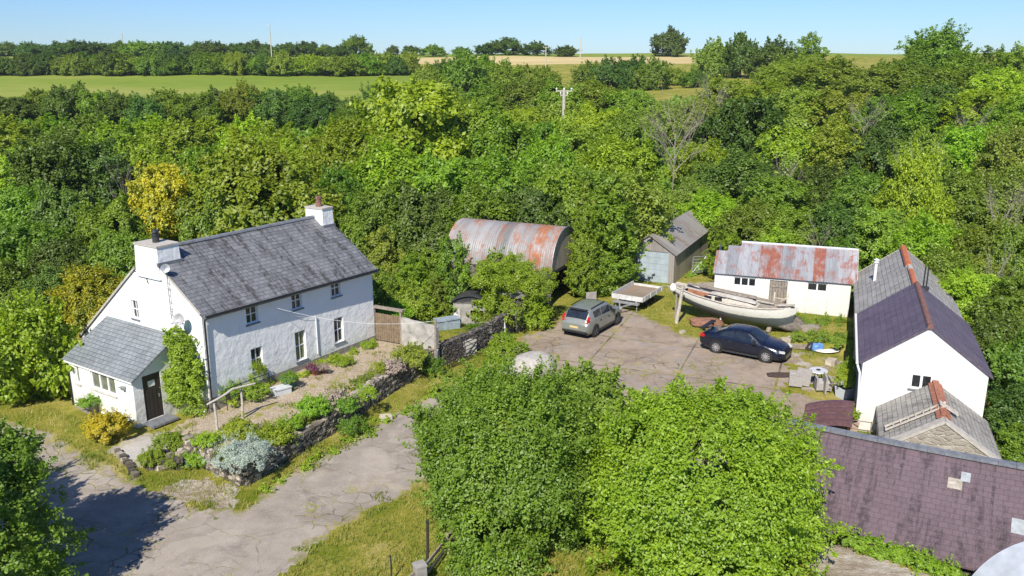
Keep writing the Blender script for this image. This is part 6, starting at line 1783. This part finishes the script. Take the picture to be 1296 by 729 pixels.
cover('weeds', 'tangle of weeds and grass on the bank below the whitewashed shed', 'weeds',
      [((g(px, py, .35).x, g(px, py, .35).y, .35), (.7, .5, .28)) for px, py in ((1012, 408), (1030, 412), (1050, 410), (1070, 412), (1016, 426), (1040, 428), (1062, 430), (1072, 440))], 20000, .036, 39, M['leaf_olive'], nsub=14)
cover('weeds', 'low weeds at the foot of the rendered wall by the field gate', 'weeds',
      [((g(px, py).x, g(px, py).y, .1), (.4, .35, .3)) for px, py in ((556, 480), (570, 482), (584, 486), (560, 498), (548, 470))], 10000, .034, 40, M['leaf_mid'], nsub=14)

# ---- garden plants
gl_ = []
rk2 = random.Random(77)
for a_, b_ in ((WALL_C, WALL_1), (WALL_1, WALL_2), (WALL_2, WALL_3), (WALL_3, WALL_4)):
    d_ = (b_ - a_); n_in = V(-d_.y, d_.x, 0).normalized()
    for k in range(int(d_.length / .32)):
        p_ = a_ + d_ * rk2.random() + n_in * rk2.uniform(.42, 1.1); gl_.append(((p_.x, p_.y, .76), (rk2.uniform(.16, .4), rk2.uniform(.16, .4), rk2.uniform(.08, .26))))
cover('ground_cover', 'low creeping garden plants along the top of the stone wall', 'plants', gl_, 26000, .03, 41, M['leaf_olive'], nsub=12)
gl_ = []
for k in range(26):
    p_ = hw(rk2.uniform(.4, 10.2), rk2.uniform(-.75, -.2), .72); gl_.append(((p_.x, p_.y, .76), (rk2.uniform(.14, .34), rk2.uniform(.14, .3), rk2.uniform(.06, .22))))
cover('weeds', 'low weeds along the foot of the farmhouse front wall', 'weeds', gl_, 9000, .03, 42, M['leaf_light'], nsub=12)
def plant(label, px, py, z, r, ht, mat, name='garden_plant', cat='plant', n=1500, leaf=None, asp=.5, loc=None, flat=None):
    p = g(px, py, z) if loc is None else Vector(loc)
    rg = random.Random(int(px * 7 + py)); L = [((0, 0, ht * .5), (r * .75, r * .75, ht * .5))]
    for k in range(6):
        a = k * 1.05 + rg.random(); sp_ = .55 if r > .35 else .35; L.append(((r * sp_ * math.cos(a), r * sp_ * math.sin(a), ht * rg.uniform(.35, .62)), (r * .48, r * .48, ht * .38)))
    o = bpy.data.objects.new(name, foliage(name, L, int(n * 2.6), (leaf or max(.03, r * .085)) * .6, int(px * 3 + py), M[mat], nsub=20, subr=.30, asp=asp, sprays=(int(26 + r * 70), r * .25, r * .7, 26, .8))); col.objects.link(o); o.location = p
    return tag(o, label, cat)
plant('rounded golden yellow bush in front of the porch wall', 141, 557, .02, .85, 1.1, 'leaf_gold', 'golden_bush', 'bush', 4500)
plant('silver grey lavender mound on the corner of the stone wall', 309, 590, .62, 1.02, .85, 'leaf_grey', 'lavender', 'bush', 8000, .07, asp=.2)
plant('yellow green tufted plant behind the silver lavender', 301, 557, .68, .62, .75, 'leaf_lime', n=2200)
plant('clipped green mound nearer the path on the rockery', 193, 590, .1, .5, .6, 'leaf_bright', n=2600)
plant('upper clipped green mound on the rockery by the path', 216, 568, .2, .62, .62, 'leaf_bright', n=3000)
plant('low green plant at the base of the rockery', 214, 592, .05, .4, .4, 'leaf_olive')
plant('sprawling green plant at the foot of the pale left wall end', 250, 590, .05, .5, .45, 'leaf_bright', n=1800)
plant('low spreading plant on top of the left end of the stone wall', 262, 562, .72, .55, .3, 'leaf_lime', n=1800)
plant('wide low green plant on the stone wall right of the lavender', 344, 560, .72, .8, .45, 'leaf_bright', n=2800)
plant('green plant trailing over the middle of the stone wall', 368, 545, .75, .55, .4, 'leaf_bright', n=1800)
plant('dense round green shrub on the stone wall', 397, 528, .78, .62, .8, 'leaf_bright', n=2800)
plant('bushy plant with pale pink flowers on the terrace', 425, 515, .76, .65, .55, 'leaf_pink', n=2200)
plant('dark green leafy plant beside the pink flowers on the wall', 440, 520, .78, .5, .5, 'leaf_mid', n=1800)
plant('tall grassy yellow green plant on the terrace edge', 466, 512, .7, .4, .9, 'leaf_lime', n=1600)
plant('yellow green upright shrub near the garden path end', 478, 478, .75, .42, .7, 'leaf_lime', n=1600)
plant('reddish pink flowering shrub on the terrace near the posts', 496, 474, .75, .6, .6, 'leaf_pink', n=2000)
plant('green flowering shrub above the far end of the stone wall', 520, 462, .75, .85, .7, 'leaf_olive', n=2600)
plant('pale bushy shrub in front of the pale rendered wall', 532, 432, .72, .7, .9, 'leaf_willow', n=2200)
plant('small golden green bush at the foot of the farmhouse wall', 433, 462, .7, .55, .35, 'leaf_lime', n=1600)
plant('low grass clump at the house wall near the wooden gate', 466, 440, .72, .4, .25, 'leaf_light', n=1000)
plant('round green shrub by the lower left farmhouse window', 325, 488, .75, .48, 1.15, 'leaf_light', n=2200)
plant('dark bushy plant under the lower left farmhouse window', 322, 505, .7, .65, .7, 'leaf_mid', n=2200)
plant('leafy plant along the iron railing by the farmhouse', 295, 505, .7, .55, .6, 'leaf_mid', n=1800)
plant('green plant growing in the teal tub', 366, 484, 1.05, .42, .35, 'leaf_bright', n=1400)
plant('purple flowers against the farmhouse wall', 396, 470, .95, .32, .3, 'leaf_purple', n=1000)
plant('pink flowers in the pot beside the purple ones', 409, 469, .92, .3, .3, 'leaf_pink', n=900)
plant('green plant filling the weathered timber trough', 116, 514, .45, .5, .35, 'leaf_bright', n=1400)
plant('leafy dark green plant at the foot of the middle of the stone wall', 446, 550, .0, .55, .7, 'leaf_mid', n=1800)
plant('small dark shrub beside the gate post at the wall end', 550, 474, .1, .55, .8, 'leaf_mid', n=1800)
for (p, lb, r, ht, n) in ((PL[0], 'bigger clipped yellow green shrub in a pale planter by the white outbuilding', .52, .95, 2600), (PL[1], 'second clipped yellow green shrub directly behind the bigger one', .48, .9, 2200), (PL[2], 'small clipped shrub in the pink planter near the purple barn ridge', .40, .6, 1600)):
    plant(lb, 0, r * 100, 0, r, ht, 'leaf_lime', 'clipped_shrub', 'shrub', n, .045, loc=p + V(0, 0, .40))

# ---- dead and bare trees
def bare_tree(label, px, top, Yd, wpx, seed, n=9):
    p = at_depth(px, top, Yd); z0 = zg(p.x, p.y); hgt = p.z - z0; rx = wpx * Yd / 1070 / 2
    t = thing('dead_tree', label, 'dead tree', (p.x, p.y, z0))
    q = MB(); limb_tubes(q, seed, 1.0, .012, .8, n, True); o = q.build('trunk', M['bark_pale'], t); o.scale = (rx, rx, hgt * .95)
bare_tree('bare dead tree with pale twisted limbs behind the garage, upper right of centre', 858, 104, 86, 105, 5, 16)
bare_tree('bleached dead tree on the skyline slope above the brown garage', 905, 88, 128, 60, 6, 12)
bare_tree('pale dead tree standing behind the vivid yellow green tree', 1165, 172, 70, 80, 7, 12)
bare_tree('tall dead tree with bare limbs near the right edge', 1280, 214, 58, 80, 8, 12)
bare_tree('pair of slender bare stems behind the rusty shed ridge', 1042, 262, 56, 60, 9, 8)
bare_tree('grey twiggy bare tree high in the right hand wood', 1100, 112, 112, 70, 14, 12)
bare_tree('grey bare tree top above the wide flat crowns at far right', 1232, 128, 100, 70, 15, 12)
bare_tree('thin bare tree between the dark trees behind the shed', 1000, 176, 74, 60, 16, 10)
bare_tree('pale bare stems in the scrub left of the gorse bush', 150, 196, 70, 50, 17, 10)
bare_tree('fallen looking bare branches beside the right edge wood', 1268, 300, 46, 60, 10, 9)

# ---- ground cover: undergrowth in the wood, grass on the open ground
rg = np.random.default_rng(5)
def scatter(n, y0, y1):
    u = rg.random(n); Yv = y0 * (y1 / y0) ** u
    Xv = (rg.random(n) * 2 - 1) * (.66 * Yv + 5)
    return Xv, Yv
def allowed(x, y, clear):
    ok = np.ones(len(x), bool)
    for poly in (LANE, YARD, TERR, GRAVEL, DIRT, TRACK, PATH): ok &= sdist(x, y, poly) < -clear
    def foot(o, ux, uy, a, b, c, d):
        px_ = (x - o.x) * ux.x + (y - o.y) * ux.y; py_ = (x - o.x) * uy.x + (y - o.y) * uy.y
        return (px_ > a) & (px_ < b) & (py_ > c) & (py_ < d)
    ox, oy = V(math.cos(ORZ), math.sin(ORZ), 0), V(-math.sin(ORZ), math.cos(ORZ), 0)
    sy = V(-sd.y, sd.x, 0); gx = V(math.sin(GAZ), math.cos(GAZ), 0); gy = V(-math.cos(GAZ), math.sin(GAZ), 0)
    ax_ = V(math.sin(AAZ), math.cos(AAZ), 0); ay = V(-math.cos(AAZ), math.sin(AAZ), 0)
    for f in (foot(HO, HX, HY, -3, 11, -1.2, 10), foot(OO, ox, oy, -5.2, 18, -5, .5), foot(SD0, sd, sy, -.3, 8, -.3, 4.4), foot(GO, gx, gy, -.3, 11.3, -.2, 3.9), foot(AO, ax_, ay, -7.8, 1, -.3, 5), foot(BO, BD, V(-BD.y, BD.x, 0), -.3, 7.6, -3.6, 3), foot(IO, ID, V(-ID.y, ID.x, 0), -.3, 2.9, -.3, 3.2)):
        ok &= ~f
    return ok
x, y = scatter(230000, 44, 185)
ok = allowed(x, y, 1.4) & ~((y > 180) & (x < -10)) & ~((y < 57.5) & (x > 3) & (x < 11)) & ~((y < 52) & (x > 3) & (x < 21)) & (y > 45.5); x, y = x[ok], y[ok]
bumpy = fbm(x / 3.2, y / 3.2, 21, 3)
edge = np.clip((y - 46) / 8, .12, 1)
hh = np.clip((bumpy - .25) * 4.2, .12, 2.6) * edge
z = zt(x, y) + hh * rg.uniform(.7, 1.05, len(x))
nor = unit(np.stack([rg.normal(size=len(x)) * .5, rg.normal(size=len(x)) * .5 - .25, np.full(len(x), .8)], 1))
tone = np.clip(.1 + .6 * fbm(x / 6, y / 6, 44, 2) * 1.3 + .3 * rg.random(len(x)) - .1, 0, 1)
co, q_, _ = leaves(np.stack([x, y, z], 1), nor, .13 + .0022 * y, rg, tone)
o = bpy.data.objects.new('undergrowth', mesh_np('undergrowth', co, q_, M['leaf_mid'], tone)); col.objects.link(o)
kind(o, 'stuff', 'low green bramble undergrowth between the trees of the wood')

def blades(name, label, x, y, h0, h1, mat, wd=.02, tone=None, hm=1.0):
    n = len(x); z = zt(x, y); hgt = rg.uniform(h0, h1, n) * hm; a = rg.random(n) * 6.283
    base = np.stack([x, y, z - .01], 1); s = np.stack([np.cos(a), np.sin(a), np.zeros(n)], 1) * wd
    lean = np.stack([rg.normal(size=n) * .35, rg.normal(size=n) * .35, np.ones(n)], 1) * hgt[:, None]
    co = np.stack([base - s, base + s, base + lean], 1).reshape(-1, 3)
    tn = np.clip(fbm(x * .9, y * .9, 61, 3) * 1.5 - .3 + rg.normal(size=n) * .15, 0, 1) if tone is None else tone
    o = bpy.data.objects.new(name, mesh_np(name, co, np.arange(n * 3).reshape(n, 3), mat, tn)); col.objects.link(o); return kind(o, 'stuff', label)
x, y = scatter(260000, 15, 60); ok = allowed(x, y, .05); x, y = x[ok], y[ok]
hm_ = .5 + 1.3 * np.clip(fbm(x * 1.4, y * 1.4, 91, 3) * 2.2 - .6, 0, 1)
blades('grass', 'short yellow green grass on the verges and lawn', x, y, .05, .20, M['leaf_grass'], .016, hm=hm_)
# weeds creeping in along the margins of lane, yard and terrace
x, y = scatter(300000, 19, 52)
d = np.maximum(sdist(x, y, LANE), sdist(x, y, YARD)); m_ = (d > -.3) & (d < .7) & (fbm(x * 1.1, y * 1.1, 71, 3) > .50 + .25 * np.clip(d, 0, 1)); 
g2 = (sdist(x, y, TERR) > .1) & (fbm(x * .9, y * .9, 72, 3) > .56) & (sdist(x, y, P2(hw(-.1, -.05), hw(LEN, -.05), hw(LEN, 10), hw(-3, 10), hw(-3, 1.8))) < 0)
ok = m_ | g2; x, y = x[ok], y[ok]
blades('weeds', 'thin grassy weeds along the edges of the lane and yard', x, y, .05, .22, M['leaf_grass'], .02)

# ------------------------------------------------------------------ thin summer haze round the whole place
ax0, ax1, ay0, ay1 = XS.min() - 5, XS.max() + 5, YS.min() - 5, YS.max() + 5
az0, az1 = float(GZ.min()) - 1.5, 46.0
hm_ = bpy.data.materials.new('thin_haze'); hm_.use_nodes = True
t_ = hm_.node_tree; t_.nodes.clear()
out_ = t_.nodes.new('ShaderNodeOutputMaterial'); pv = t_.nodes.new('ShaderNodeVolumePrincipled')
pv.inputs['Density'].default_value = .00010; pv.inputs['Color'].default_value = (.85, .92, 1, 1)
t_.links.new(pv.outputs[0], out_.inputs['Volume'])
hb = MB(); hb.box(((ax0 + ax1) / 2, (ay0 + ay1) / 2, (az0 + az1) / 2), (ax1 - ax0, ay1 - ay0, az1 - az0))
kind(hb.build('haze', hm_), 'stuff', 'thin summer haze over the fields')
